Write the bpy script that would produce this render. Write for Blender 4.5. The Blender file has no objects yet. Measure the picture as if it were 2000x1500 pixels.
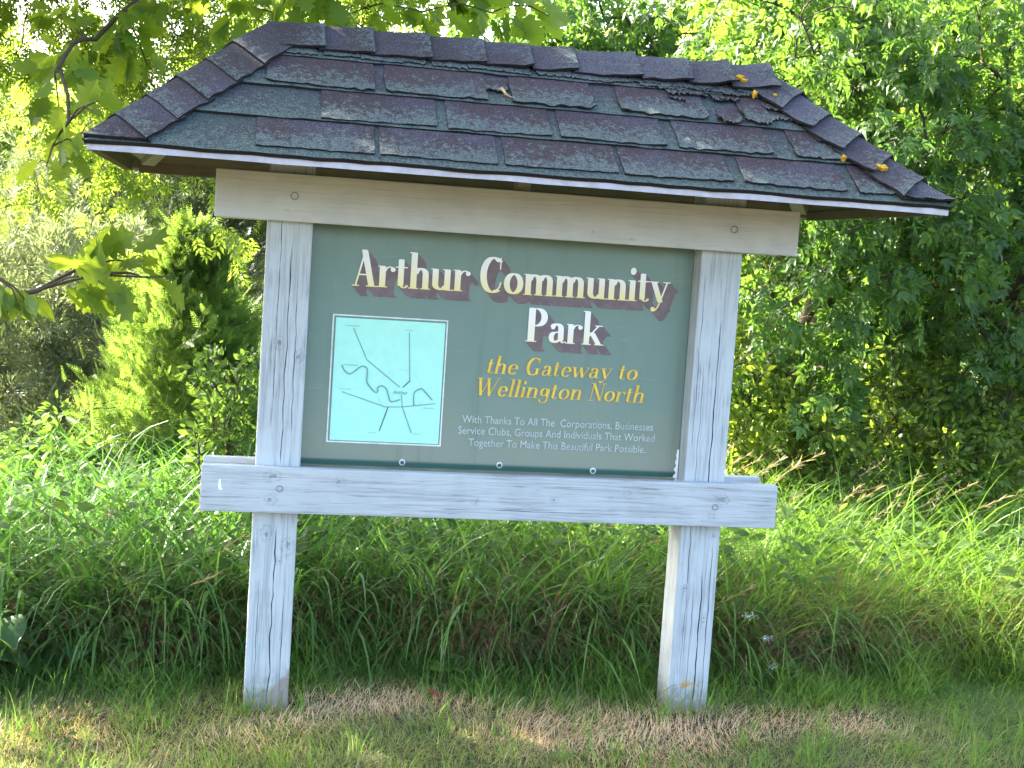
import bpy, bmesh, math, random
import numpy as np
from mathutils import Matrix, Vector

# ------------------------------------------------------------------ camera, sky, sun, exposure
SC = bpy.context.scene
COL = SC.collection
SUN_AZ = math.radians(-47)      # clockwise from +Y: the sun stands behind the sign, to the left
SUN_EL = math.radians(31)
cam = bpy.data.cameras.new('camera'); cam_o = bpy.data.objects.new('camera', cam); COL.objects.link(cam_o)
R_ = Vector((0.98152034, -0.17965533, 0.06589218)); U_ = Vector((-0.04859407, 0.09904462, 0.99389576)); F_ = Vector((0.18508494, 0.97873087, -0.08848413))
mw = Matrix((R_, U_, -F_)).transposed().to_4x4(); mw.translation = Vector((-0.0325, -4.4035, 1.4951)); cam_o.matrix_world = mw
cam.sensor_width = 36.0; cam.lens = 36.0 * 2728.6 / 2000.0; cam.clip_end = 2000; cam.clip_start = 0.05
SC.camera = cam_o
world = bpy.data.worlds.new('World'); SC.world = world; world.use_nodes = True
wt = world.node_tree; wt.nodes.clear()
sky = wt.nodes.new('ShaderNodeTexSky'); sky.sky_type = 'NISHITA'; sky.sun_disc = False
sky.sun_elevation = SUN_EL; sky.sun_rotation = SUN_AZ; sky.dust_density = 4.0; sky.air_density = .8; sky.ozone_density = .6
bg = wt.nodes.new('ShaderNodeBackground'); bg.inputs[1].default_value = 0.15
wo = wt.nodes.new('ShaderNodeOutputWorld')
wt.links.new(sky.outputs[0], bg.inputs[0]); wt.links.new(bg.outputs[0], wo.inputs[0])
sun = bpy.data.lights.new('sun', 'SUN'); sun.energy = 5.0; sun.angle = math.radians(0.5); sun.color = (1.0, 0.93, 0.80)
sun_o = bpy.data.objects.new('sun', sun); COL.objects.link(sun_o)
SUN_DIR = Vector((math.sin(SUN_AZ) * math.cos(SUN_EL), math.cos(SUN_AZ) * math.cos(SUN_EL), math.sin(SUN_EL)))
sun_o.rotation_euler = SUN_DIR.to_track_quat('Z', 'Y').to_euler()
SC.view_settings.view_transform = 'Standard'; SC.view_settings.look = 'None'
SC.view_settings.exposure = 3.03; SC.view_settings.gamma = 1.0
SC.cycles.max_bounces = 8; SC.cycles.diffuse_bounces = 4; SC.cycles.transmission_bounces = 5; SC.cycles.glossy_bounces = 2

rng = np.random.default_rng(7)
random.seed(7)

# ------------------------------------------------------------------ materials
class NB:
    def __init__(s, name):
        s.m = bpy.data.materials.new(name); s.m.use_nodes = True
        s.t = s.m.node_tree; s.t.nodes.clear()
        s.out = s.t.nodes.new('ShaderNodeOutputMaterial')
    def n(s, typ, ins=None, **kw):
        x = s.t.nodes.new(typ)
        for k, v in kw.items(): setattr(x, k, v)
        for k, v in (ins or {}).items(): s.put(x.inputs[k], v)
        return x
    def put(s, sock, v):
        if isinstance(v, bpy.types.NodeSocket): s.t.links.new(v, sock)
        elif isinstance(v, tuple) and len(v) == 3 and sock.type == 'RGBA': sock.default_value = (*v, 1)
        else: sock.default_value = v
    def math(s, op, a, b=0.0, clamp=False):
        x = s.n('ShaderNodeMath', operation=op, use_clamp=clamp); s.put(x.inputs[0], a); s.put(x.inputs[1], b); return x.outputs[0]
    def mix(s, f, a, b, mode='MIX'):
        x = s.n('ShaderNodeMix', data_type='RGBA', blend_type=mode); s.put(x.inputs[0], f); s.put(x.inputs[6], a); s.put(x.inputs[7], b); return x.outputs[2]
    def ramp(s, v, lo, hi, a=0.0, b=1.0):
        x = s.n('ShaderNodeMapRange', interpolation_type='SMOOTHSTEP'); s.put(x.inputs[0], v)
        x.inputs[1].default_value = lo; x.inputs[2].default_value = hi; x.inputs[3].default_value = a; x.inputs[4].default_value = b; return x.outputs[0]
    def co(s): return s.n('ShaderNodeTexCoord').outputs['Object']
    def scale(s, v, sc):
        x = s.n('ShaderNodeMapping'); s.put(x.inputs[0], v); x.inputs[3].default_value = sc; return x.outputs[0]
    def noise(s, v, scale, detail=4.0, rough=0.55, dist=0.0):
        x = s.n('ShaderNodeTexNoise'); s.put(x.inputs['Vector'], v); x.inputs['Scale'].default_value = scale
        x.inputs['Detail'].default_value = detail; x.inputs['Roughness'].default_value = rough; x.inputs['Distortion'].default_value = dist
        return x.outputs[0]
    def attr(s, name): return s.n('ShaderNodeAttribute', attribute_name=name).outputs['Fac']
    def bump(s, h, strength=0.3, dist=0.01):
        x = s.n('ShaderNodeBump'); s.put(x.inputs['Height'], h); x.inputs['Strength'].default_value = strength; x.inputs['Distance'].default_value = dist; return x.outputs[0]
    def pbr(s, col, rough=0.7, spec=0.3, normal=None, metal=0.0):
        x = s.n('ShaderNodeBsdfPrincipled'); s.put(x.inputs['Base Color'], col); s.put(x.inputs['Roughness'], rough)
        x.inputs['Specular IOR Level'].default_value = spec; x.inputs['Metallic'].default_value = metal
        if normal is not None: s.put(x.inputs['Normal'], normal)
        s.t.links.new(x.outputs[0], s.out.inputs[0]); return x
    def xyz(s, v):
        x = s.n('ShaderNodeSeparateXYZ'); s.put(x.inputs[0], v); return x.outputs

def plain(name, col, rough=0.6, spec=0.3, flat=False):
    b = NB(name); co = b.co(); nz = b.noise(co, 35, 3)
    b.pbr(b.mix(b.ramp(nz, .3, .7), tuple(c * (.97 if flat else .86) for c in col), tuple(min(1, c * (1.02 if flat else 1.1)) for c in col)), rough, spec); return b.m

def wood(name, axis, base, dark, cracks=(), knots=(), streak=1.0, foot=None, along=0):
    """weathered painted timber; axis = grain direction; cracks = (x0, wobble, width, z0, z1); knots = (a, b, r)"""
    b = NB(name); co = b.co(); X = b.xyz(co)
    sc = [78, 78, 78]; sc[axis] = 2.6
    warp = b.noise(co, 5, 2)
    g1 = b.noise(b.scale(co, tuple(sc)), 1.0, 5, .62, 1.2)
    sc2 = [130, 130, 130]; sc2[axis] = 5
    g2 = b.noise(b.scale(co, tuple(sc2)), 1.0, 3, .6, .6)
    blot = b.noise(co, 9, 4)
    m1 = b.math('MULTIPLY', b.ramp(g1, .47, .66), streak, True)
    m2 = b.math('MULTIPLY', b.ramp(g2, .52, .70), b.ramp(blot, .36, .66, .12, .85 * streak))
    mid = tuple(.46 * p + .54 * q for p, q in zip(base, dark))
    col = b.mix(b.ramp(blot, .35, .72, 0, .55), base, tuple(.80 * p for p in base))
    col = b.mix(b.math('MULTIPLY', m1, .85), col, mid)
    col = b.mix(m2, col, dark)
    h = b.math('SUBTRACT', b.math('MULTIPLY', g1, -.6), b.math('MULTIPLY', g2, .4))
    u, v = (X[0], X[2])
    for (ka, kb, kr) in knots:
        du = b.math('SUBTRACT', u, ka); dv = b.math('SUBTRACT', v, kb)
        if axis == 2: dv = b.math('MULTIPLY', dv, .7)
        else: du = b.math('MULTIPLY', du, .7)
        d = b.math('SQRT', b.math('ADD', b.math('MULTIPLY', du, du), b.math('MULTIPLY', dv, dv)))
        d = b.math('ADD', d, b.math('MULTIPLY', b.math('SUBTRACT', b.noise(co, 60, 3), .5), kr * 1.1))
        rings = b.ramp(b.math('SINE', b.math('MULTIPLY', d, 9.5 / kr)), -.2, .9)
        k = b.math('MULTIPLY', b.math('MULTIPLY', b.ramp(d, kr * .4, kr * 1.2, 1, 0), b.math('ADD', b.math('MULTIPLY', rings, .55), .15)), b.ramp(b.noise(co, 140, 3), .40, .62, .15, 1))
        core = b.math('MULTIPLY', b.ramp(d, kr * .08, kr * .32, .7, 0), b.ramp(b.noise(co, 200, 2), .4, .55, .2, 1))
        k = b.math('MAXIMUM', k, core)
        col = b.mix(b.math('MULTIPLY', k, .8), col, tuple(.75 * q for q in dark)); h = b.math('SUBTRACT', h, b.math('MULTIPLY', k, .8))
    for (x0, wob, wd, z0, z1) in cracks:
        a, l = (u, v) if axis == 2 else (v, u)
        nz = b.n('ShaderNodeTexNoise', noise_dimensions='1D'); b.put(nz.inputs['W'], b.math('ADD', b.math('MULTIPLY', l, 2.2), x0 * 37)); nz.inputs['Detail'].default_value = 2.5; nz.inputs['Roughness'].default_value = .35
        cx = b.math('ADD', b.math('MULTIPLY', b.math('SUBTRACT', nz.outputs[0], .5), wob * .32), x0)
        d = b.math('ABSOLUTE', b.math('SUBTRACT', a, cx))
        wv = b.noise(co, 11, 2)
        k = b.math('MULTIPLY', b.ramp(b.math('SUBTRACT', d, b.math('MULTIPLY', b.math('SUBTRACT', wv, .5), wd * 3)), wd * .3, wd * 1.3, 1, 0),
                   b.math('MULTIPLY', b.ramp(l, z0, z0 + .05), b.ramp(l, z1 - .08, z1, 1, 0)))
        col = b.mix(k, col, (.035, .033, .035)); h = b.math('SUBTRACT', h, b.math('MULTIPLY', k, 2.5))
    if axis == 2: col = b.mix(b.ramp(b.math('ADD', X[2], b.math('MULTIPLY', b.math('SUBTRACT', b.noise(co, 28, 5), .5), .22)), .0, .15, .75, 0), col, (.17, .165, .11))
    if foot:   # bare grey-brown timber and orange lichen where the paint has gone at the ground
        fz = b.math('ADD', X[2], b.math('MULTIPLY', b.math('SUBTRACT', b.noise(co, 22, 4), .5), .10))
        fz = b.math('SUBTRACT', fz, b.math('MULTIPLY', b.ramp(X[0], foot[0], foot[1]), foot[2]))
        col = b.mix(b.ramp(fz, .035, .065, 1, 0), col, b.mix(g1, (.20, .17, .145), (.42, .37, .32)))
        if foot[3]:
            ln = b.noise(co, 16, 3)
            lm = b.math('MULTIPLY', b.ramp(ln, .57, .63), b.math('MULTIPLY', b.ramp(X[2], .05, .08), b.ramp(X[2], .10, .14, 1, 0)))
            col = b.mix(b.math('MULTIPLY', lm, .85), col, (.50, .26, .03))
    b.pbr(col, .72, .25, b.bump(h, .8, .005)); return b.m

POSTC = (.51, .555, .56); POSTD = (.135, .15, .16)
M = {}
M['post_a'] = wood('weathered_post_paint', 2, POSTC, POSTD, [(.075, .045, .0017, -.2, .62), (.078, .03, .0012, .8, 1.5), (.045, .02, .0008, 1.0, 1.6), (.105, .03, .0008, .9, 1.35), (.030, .03, .0007, -.1, .45), (.110, .02, .0007, .05, .4)],
                   [(.045, .585, .022), (.115, .545, .026), (.09, .50, .012), (.055, 1.19, .020), (.118, 1.15, .018)], .8, (.06, .13, .09, False))
M['post_b'] = wood('weathered_post_paint_worn', 2, POSTC, POSTD, [(1.4925, .022, .0016, -.2, .50), (1.486, .02, .0013, .7, 1.35), (1.44, .03, .0008, .1, 1.2), (1.52, .02, .0008, .0, .6), (1.42, .03, .0007, .9, 1.5), (1.465, .02, .0006, .0, .45)],
                   [(1.508, .34, .013), (1.52, .62, .008), (1.43, .44, .012)], .75, (9, 10, 0, True))
M['rail_top'] = wood('smooth_beige_rail_paint', 0, (.59, .595, .56), (.36, .355, .33), [], [(1.15, 1.585, .008), (.06, 1.60, .006), (1.02, 1.60, .005)], .28)
M['rail_low'] = wood('weathered_rail_paint', 0, (.50, .535, .54), (.19, .19, .19), [(.69, .012, .0005, .75, 1.2)],
                     [(.055, .775, .022), (.26, .765, .017), (.70, .715, .012), (.955, .73, .011), (1.525, .75, .020), (1.49, .695, .012), (.05, .70, .018), (1.2, .755, .013)], .9)
M['beam'] = wood('beige_timber', 0, (.46, .43, .37), (.27, .25, .22), [], [], .4)
M['underside'] = wood('bare_sheathing', 0, (.16, .135, .10), (.07, .06, .045), [], [], .6)

b = NB('green_sign_paint'); co = b.co(); X = b.xyz(co)
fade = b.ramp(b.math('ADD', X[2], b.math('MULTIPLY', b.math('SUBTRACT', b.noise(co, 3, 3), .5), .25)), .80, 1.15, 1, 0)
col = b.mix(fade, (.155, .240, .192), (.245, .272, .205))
col = b.mix(b.ramp(b.noise(co, 14, 5), .45, .8, 0, .25), col, (.24, .27, .24))
drip_ = b.noise(b.scale(co, (26, 26, 1.6)), 1.0, 4, .6)
col = b.mix(b.ramp(drip_, .52, .78, 0, .30), col, (.09, .12, .09))
col = b.mix(b.ramp(b.noise(b.scale(co, (9, 9, 60)), 1.0, 3), .66, .74, 0, .25), col, (.30, .33, .30))
spk = b.n('ShaderNodeTexVoronoi', ins={'Vector': co, 'Scale': 16.0})
col = b.mix(b.ramp(spk.outputs[0], .012, .035, .55, 0), col, (.42, .44, .42))
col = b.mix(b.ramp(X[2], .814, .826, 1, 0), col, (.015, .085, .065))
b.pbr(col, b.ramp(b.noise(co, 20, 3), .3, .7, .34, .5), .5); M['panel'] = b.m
M['letter'] = None
b = NB('cream_letter_paint'); X = b.xyz(b.co())
b.pbr(b.mix(b.attr('fade'), (.86, .74, .30), (.90, .89, .84)), .45, .3); M['letter'] = b.m
M['letter_shadow'] = plain('maroon_paint', (.185, .135, .135), .5)
M['yellow'] = plain('yellow_letter_paint', (.80, .52, .065), .45)
M['grey_text'] = plain('pale_grey_letter_paint', (.50, .57, .55), .5)
M['map'] = plain('pale_aqua_map_sheet', (.42, .86, .70), .4, flat=True)
M['map_white'] = plain('white_outline_paint', (.70, .78, .75), .45)
M['map_line'] = plain('grey_green_map_line', (.17, .33, .33), .5)
M['map_dark'] = plain('dark_map_line', (.04, .07, .07), .5)
M['map_pink'] = plain('faint_pink_map_line', (.56, .80, .83), .5)
M['bolt_rim'] = plain('grey_bolt_rim', (.30, .30, .29), .7)
M['steel'] = plain('rusty_screw_steel', (.12, .10, .10), .5)
M['white_fleck'] = plain('white_paint_fleck', (.92, .93, .95), .5)
M['drip'] = plain('pale_drip_edge_metal', (.42, .41, .45), .4, .4)

def shingle(name, c1, c2, c3, lo, hi, c4=(.075, .072, .098)):
    b = NB(name); co = b.co()
    gr = b.noise(co, 190, 3, .75); n1 = b.noise(co, 55, 7, .78); n2 = b.noise(co, 7, 4)
    t = b.attr('tint')
    col = b.mix(t, c1, c2)
    n4 = b.noise(co, 4.5, 3); n5 = b.noise(b.scale(co, (1, 1.3, 1.7)), 3.1, 3)
    col = b.mix(b.ramp(n5, .50, .62, 0, .55), col, c4)
    lich = b.ramp(b.math('ADD', b.math('ADD', n1, b.math('MULTIPLY', b.math('SUBTRACT', n4, .5), .22)), b.math('MULTIPLY', b.math('SUBTRACT', b.attr('low'), .5), .22)), lo, hi)
    col = b.mix(lich, col, c3)
    col = b.mix(b.ramp(gr, .35, .68), tuple(.30 * x for x in c1), col, 'MIX') if False else b.mix(b.ramp(gr, .32, .62, .85, 0), col, (.014, .013, .015))
    col = b.mix(b.ramp(gr, .60, .76, 0, .6), col, (.24, .25, .25))
    col = b.mix(b.ramp(n2, .55, .75, 0, .35), col, (.05, .042, .07))
    b.pbr(col, .85, .2, b.bump(b.math('ADD', gr, b.math('MULTIPLY', n1, .8)), .6, .004)); return b.m
M['tab'] = shingle('purple_brown_shingle_granules', (.046, .034, .037), (.066, .046, .050), (.105, .135, .122), .495, .55)
M['tabbase'] = shingle('teal_grey_shingle_granules', (.052, .070, .064), (.066, .056, .070), (.095, .135, .115), .49, .60, (.050, .090, .078))
M['cap'] = shingle('charcoal_shingle_granules', (.046, .035, .037), (.090, .090, .108), (.105, .128, .118), .55, .62)
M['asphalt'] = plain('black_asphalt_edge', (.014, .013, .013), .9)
M['lichen'] = plain('orange_yellow_lichen', (.52, .30, .02), .9)

def leafmat(name, c1, c2, trans=.5, tcol=1.5, spec=.35, rough=.45, yellow=(.30, .36, .02), ymix=.35):
    b = NB(name); t = b.attr('tint')
    col = b.mix(t, c1, c2)
    d = b.n('ShaderNodeBsdfPrincipled'); b.put(d.inputs['Base Color'], col); d.inputs['Roughness'].default_value = rough; d.inputs['Specular IOR Level'].default_value = spec
    tr = b.n('ShaderNodeBsdfTranslucent')
    tc = b.mix(ymix, b.mix(1.0, col, (tcol, tcol * 1.08, tcol * .55), 'MULTIPLY'), yellow)
    b.put(tr.inputs[0], tc)
    mx = b.n('ShaderNodeMixShader'); mx.inputs[0].default_value = trans
    b.t.links.new(d.outputs[0], mx.inputs[1]); b.t.links.new(tr.outputs[0], mx.inputs[2]); b.t.links.new(mx.outputs[0], b.out.inputs[0])
    return b.m
M['oak_leaf'] = leafmat('oak_leaf', (.075, .140, .028), (.120, .195, .032), .55, 2.3, ymix=.5, yellow=(.52, .60, .03))
M['maple_leaf'] = leafmat('backlit_leaf', (.075, .130, .028), (.130, .190, .035), .55, 2.3, ymix=.38, yellow=(.52, .62, .06))
M['elder_leaf'] = leafmat('box_elder_leaf', (.040, .098, .024), (.080, .152, .034), .42, 2.0, ymix=.22, yellow=(.36, .54, .04))
M['willow_leaf'] = leafmat('grey_willow_leaf', (.175, .21, .14), (.25, .28, .185), .4, 1.3, ymix=.1, yellow=(.28, .28, .08))
M['cedar_leaf'] = leafmat('bright_cedar_spray', (.105, .175, .045), (.16, .23, .065), .42, 1.8, ymix=.18, yellow=(.38, .50, .06))
M['spruce_leaf'] = leafmat('dark_conifer_spray', (.030, .055, .030), (.055, .080, .045), .3, 1.3, ymix=.1)
M['bush_leaf'] = leafmat('bush_leaf', (.085, .140, .030), (.130, .190, .040), .5, 2.3, ymix=.45, yellow=(.5, .58, .04))
M['weed_leaf'] = leafmat('weed_leaf', (.055, .110, .032), (.090, .155, .042), .42, 1.8, spec=.15, rough=.6, ymix=.2, yellow=(.4, .5, .05))
M['burdock_leaf'] = leafmat('burdock_leaf', (.035, .095, .035), (.065, .130, .045), .4, 1.5, ymix=.15)
M['bark'] = plain('brown_bark', (.085, .068, .052), .9, .1)
M['bark_pale'] = plain('pale_grey_bark', (.20, .18, .14), .9, .1)

def grassmat(name, c1, c2, tip, trans=.35, spec=.3, stem=None):
    b = NB(name); t = b.attr('tint'); al = b.attr('along'); hu = b.attr('hue')
    col = b.mix(t, c1, c2)
    col = b.mix(hu, col, tip)
    if stem: col = b.mix(b.math('MULTIPLY', b.ramp(al, .12, .45, 1, 0), b.ramp(t, .1, .9, .3, 1)), col, stem)
    d = b.n('ShaderNodeBsdfPrincipled'); b.put(d.inputs['Base Color'], col); d.inputs['Roughness'].default_value = .42; d.inputs['Specular IOR Level'].default_value = spec
    tr = b.n('ShaderNodeBsdfTranslucent'); b.put(tr.inputs[0], b.mix(1.0, col, (1.8, 1.9, 1.0), 'MULTIPLY'))
    mx = b.n('ShaderNodeMixShader'); mx.inputs[0].default_value = trans
    b.t.links.new(d.outputs[0], mx.inputs[1]); b.t.links.new(tr.outputs[0], mx.inputs[2]); b.t.links.new(mx.outputs[0], b.out.inputs[0])
    return b.m
M['tall_grass'] = grassmat('tall_grass_blade', (.045, .125, .028), (.120, .225, .062), (.140, .240, .036), .38, .25, stem=(.17, .115, .06))
M['fringe'] = grassmat('short_grass_blade', (.070, .165, .034), (.145, .245, .062), (.195, .280, .048), .40, .2)
M['dead_grass'] = grassmat('dead_grass_blade', (.14, .080, .045), (.27, .175, .105), (.34, .26, .16), .25, .15)
M['lawn'] = grassmat('lawn_blade', (.085, .160, .038), (.160, .235, .062), (.30, .29, .115), .35, .2)
M['straw'] = grassmat('straw_blade', (.52, .345, .20), (.80, .60, .41), (.38, .34, .14), .25, .2)
M['seed'] = grassmat('seed_head', (.25, .19, .11), (.38, .30, .19), (.3, .24, .14), .3, .15)

b = NB('grassy_soil'); co = b.co(); X = b.xyz(co)
n1 = b.noise(co, 3.0, 5); n2 = b.noise(co, 60, 4); n3 = b.noise(co, .12, 4)
near = b.mix(b.ramp(n1, .42, .58), (.075, .085, .040), (.20, .155, .10))
near = b.mix(b.ramp(n2, .35, .7), tuple([.04, .035, .022]), near)
far = b.mix(b.ramp(n3, .4, .6), (.045, .085, .022), (.085, .115, .035))
far = b.mix(b.ramp(n2, .35, .7, .5, 0), far, (.04, .05, .02))
inb = b.mix(b.ramp(X[1], .35, .6), near, (.065, .055, .03))
b.pbr(b.mix(b.ramp(X[1], 4.5, 7.0), inb, far), .95, .05, b.bump(n2, .6, .02)); M['soil'] = b.m

# ------------------------------------------------------------------ mesh helpers
def tag(o, label=None, cat=None, group=None, kind=None):
    if label: o['label'] = label
    if cat: o['category'] = cat
    if group: o['group'] = group
    if kind: o['kind'] = kind
    return o
def link(name, me, parent=None, loc=None):
    o = bpy.data.objects.new(name, me); COL.objects.link(o)
    if parent is not None: o.parent = parent
    if loc is not None: o.location = loc
    return o
def thing(name, loc, label, cat, group=None):
    return tag(link(name, None, None, loc), label, cat, group)
def mesh_np(name, V, F, mat, attrs=None, smooth=False, mats=None, midx=None):
    """V (n,3); F (m,k) index array with one k"""
    me = bpy.data.meshes.new(name); V = np.asarray(V, np.float32); F = np.asarray(F, np.int32); m, k = F.shape
    me.vertices.add(len(V)); me.vertices.foreach_set('co', V.ravel())
    me.loops.add(m * k); me.loops.foreach_set('vertex_index', F.ravel())
    me.polygons.add(m); me.polygons.foreach_set('loop_start', np.arange(0, m * k, k, dtype=np.int32))
    for mt in (mats or [mat]): me.materials.append(mt)
    if midx is not None: me.polygons.foreach_set('material_index', np.asarray(midx, np.int32))
    me.polygons.foreach_set('use_smooth', np.full(m, smooth))
    for nm, arr in (attrs or {}).items():
        a = me.attributes.new(nm, 'FLOAT', 'POINT'); a.data.foreach_set('value', np.asarray(arr, np.float32))
    me.update(calc_edges=True); return me
def mesh_py(name, V, F, mat, attrs=None, smooth=False):
    me = bpy.data.meshes.new(name); me.from_pydata([tuple(v) for v in V], [], F); me.materials.append(mat)
    for nm, arr in (attrs or {}).items():
        a = me.attributes.new(nm, 'FLOAT', 'POINT'); a.data.foreach_set('value', np.asarray(arr, np.float32))
    if smooth: me.polygons.foreach_set('use_smooth', np.full(len(me.polygons), True))
    me.update(); return me
def box_me(name, lo, hi, mat, bev=.004):
    bm = bmesh.new(); bmesh.ops.create_cube(bm, size=1)
    for v in bm.verts: v.co = Vector([lo[i] + (v.co[i] + .5) * (hi[i] - lo[i]) for i in range(3)])
    if bev: bmesh.ops.bevel(bm, geom=bm.edges[:], offset=bev, segments=2, profile=.6, affect='EDGES')
    me = bpy.data.meshes.new(name); bm.to_mesh(me); bm.free(); me.materials.append(mat); return me
def disc_me(name, c, r, h, mat, dome=.3, n=20, rim=None):
    """a low round cap on a wall that faces -Y"""
    V = []; F = []
    for (rr, yy) in ((r, 0), (r, -h), (r * .86, -h * 1.25), (r * (.72 if rim else .8), -h * (1 - dome))):
        for i in range(n):
            a = 2 * math.pi * i / n; V.append((c[0] + rr * math.cos(a), c[1] + yy, c[2] + rr * math.sin(a)))
    for k in range(3):
        for i in range(n): F.append((k * n + i, (k + 1) * n + i, (k + 1) * n + (i + 1) % n, k * n + (i + 1) % n))
    F.append(tuple(3 * n + i for i in range(n))[::-1])
    me = mesh_py(name, V, F, mat)
    if rim:
        me.materials.append(rim)
        for p in me.polygons[:-1]: p.material_index = 1
    return me
def tubes(paths, sides=6):
    """paths: list of (P (k,3), r (k,)) -> V, F(quads)"""
    Vs, Fs, base = [], [], 0
    ang = np.arange(sides) * 2 * np.pi / sides; ca, sa = np.cos(ang), np.sin(ang)
    for P, r in paths:
        P = np.asarray(P, float); k = len(P); T = np.gradient(P, axis=0); T /= np.linalg.norm(T, axis=1)[:, None] + 1e-9
        ref = np.where(np.abs(T[:, 2:3]) < .9, np.array([[0, 0, 1.]]), np.array([[1., 0, 0]]))
        A = np.cross(T, ref); A /= np.linalg.norm(A, axis=1)[:, None] + 1e-9; B = np.cross(T, A)
        V = P[:, None, :] + np.asarray(r)[:, None, None] * (A[:, None, :] * ca[None, :, None] + B[:, None, :] * sa[None, :, None])
        Vs.append(V.reshape(-1, 3))
        i = np.arange(k - 1)[:, None] * sides + base; j = np.arange(sides)[None, :]; j2 = (j + 1) % sides
        Fs.append(np.stack([i + j, i + j2, i + sides + j2, i + sides + j], -1).reshape(-1, 4)); base += k * sides
    return np.concatenate(Vs), np.concatenate(Fs)
def unit(v): return v / (np.linalg.norm(v, axis=-1, keepdims=True) + 1e-9)
def instances(tmpl, pos, d, nrm, size, tint):
    """place copies of a leaf template (x side, y along, z normal) into one vertex/face array"""
    TV, TF = tmpl; TV = np.asarray(TV, float); TF = np.asarray(TF, int)
    Y = unit(d); X = unit(np.cross(Y, nrm)); Z = np.cross(X, Y)
    n, k = len(pos), len(TV)
    V = pos[:, None, :] + size[:, None, None] * (X[:, None, :] * TV[None, :, 0:1] + Y[:, None, :] * TV[None, :, 1:2] + Z[:, None, :] * TV[None, :, 2:3])
    F = TF[None] + (np.arange(n) * k)[:, None, None]
    return V.reshape(-1, 3), F.reshape(-1, TF.shape[1]), np.repeat(tint, k)

# leaf templates
def kite(w, fold=.12, bend=-.12): return ([(0, 0, 0), (-w / 2, .42, fold * w), (0, 1, bend), (w / 2, .42, fold * w), (0, .45, -.02)], [(0, 4, 1), (1, 4, 2), (0, 3, 4), (3, 2, 4)])
def lobed(outline, bend=-.15, fold=.10):
    """outline: (half width, y) from base to tip along one side; midrib points at the same y"""
    n = len(outline); V = []; F = []
    for (w, y) in outline:
        z = bend * y * y
        V += [(0, y * .92 if y < 1 else y, z), (-w, y, z + fold * w), (w, y, z + fold * w)]
    for i in range(n - 1):
        a, c = 3 * i, 3 * (i + 1)
        F += [(a, a + 1, c + 1), (a, c + 1, c), (a, c + 2, a + 2), (a, c, c + 2)]
    return V, F
OAK = lobed([(0.008, 0), (.010, .10), (.08, .14), (.19, .20), (.16, .24), (.14, .29), (.24, .33), (.36, .42), (.28, .45), (.19, .49), (.27, .54), (.40, .65), (.29, .66), (.19, .69), (.24, .75), (.29, .84), (.17, .84), (.09, .88), (.06, .93), (.002, 1.0)])
WIDE = lobed([(0.01, 0), (.14, .10), (.24, .28), (.26, .45), (.20, .66), (.10, .85), (.002, 1.0)])
def compound(parts, w):
    V = []; F = []; kv, kf = kite(w)
    for (x, y, ang, s) in parts:
        c, sn = math.cos(ang), math.sin(ang); o = len(V)
        for (a, bb, z) in kv: V.append((x + s * (a * c + bb * sn), y + s * (-a * sn + bb * c), s * z - .12 * (y + bb * s) ** 2))
        F += [tuple(i + o for i in f) for f in kf]
    return V, F
ELDER = compound([(0, .42, 0, .62), (0, .38, .75, .50), (0, .38, -.75, .50), (0, .14, 1.05, .46), (0, .14, -1.05, .46)], .46)
SPRIG = compound([(0, .55, .1, .45), (0, .5, .8, .42), (0, .5, -.8, .42), (0, .28, .9, .45), (0, .26, -.9, .45), (0, .05, .9, .40), (0, .05, -.9, .40)], .34)
def frond(n, L, w):
    V = []; F = []
    for i in range(n):
        y = i / n; s = L * (1 - .75 * y)
        for sg in (-1, 1):
            o = len(V); V += [(0, y, 0), (sg * s * .75, y + s * .75, .04), (0, y + w, 0)]; F.append((o, o + 1, o + 2))
    o = len(V); V += [(-w * .4, .75, 0), (0, 1.12, 0), (w * .4, .75, 0)]; F.append((o, o + 1, o + 2)); return V, F
FROND = frond(7, .42, .10)

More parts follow.
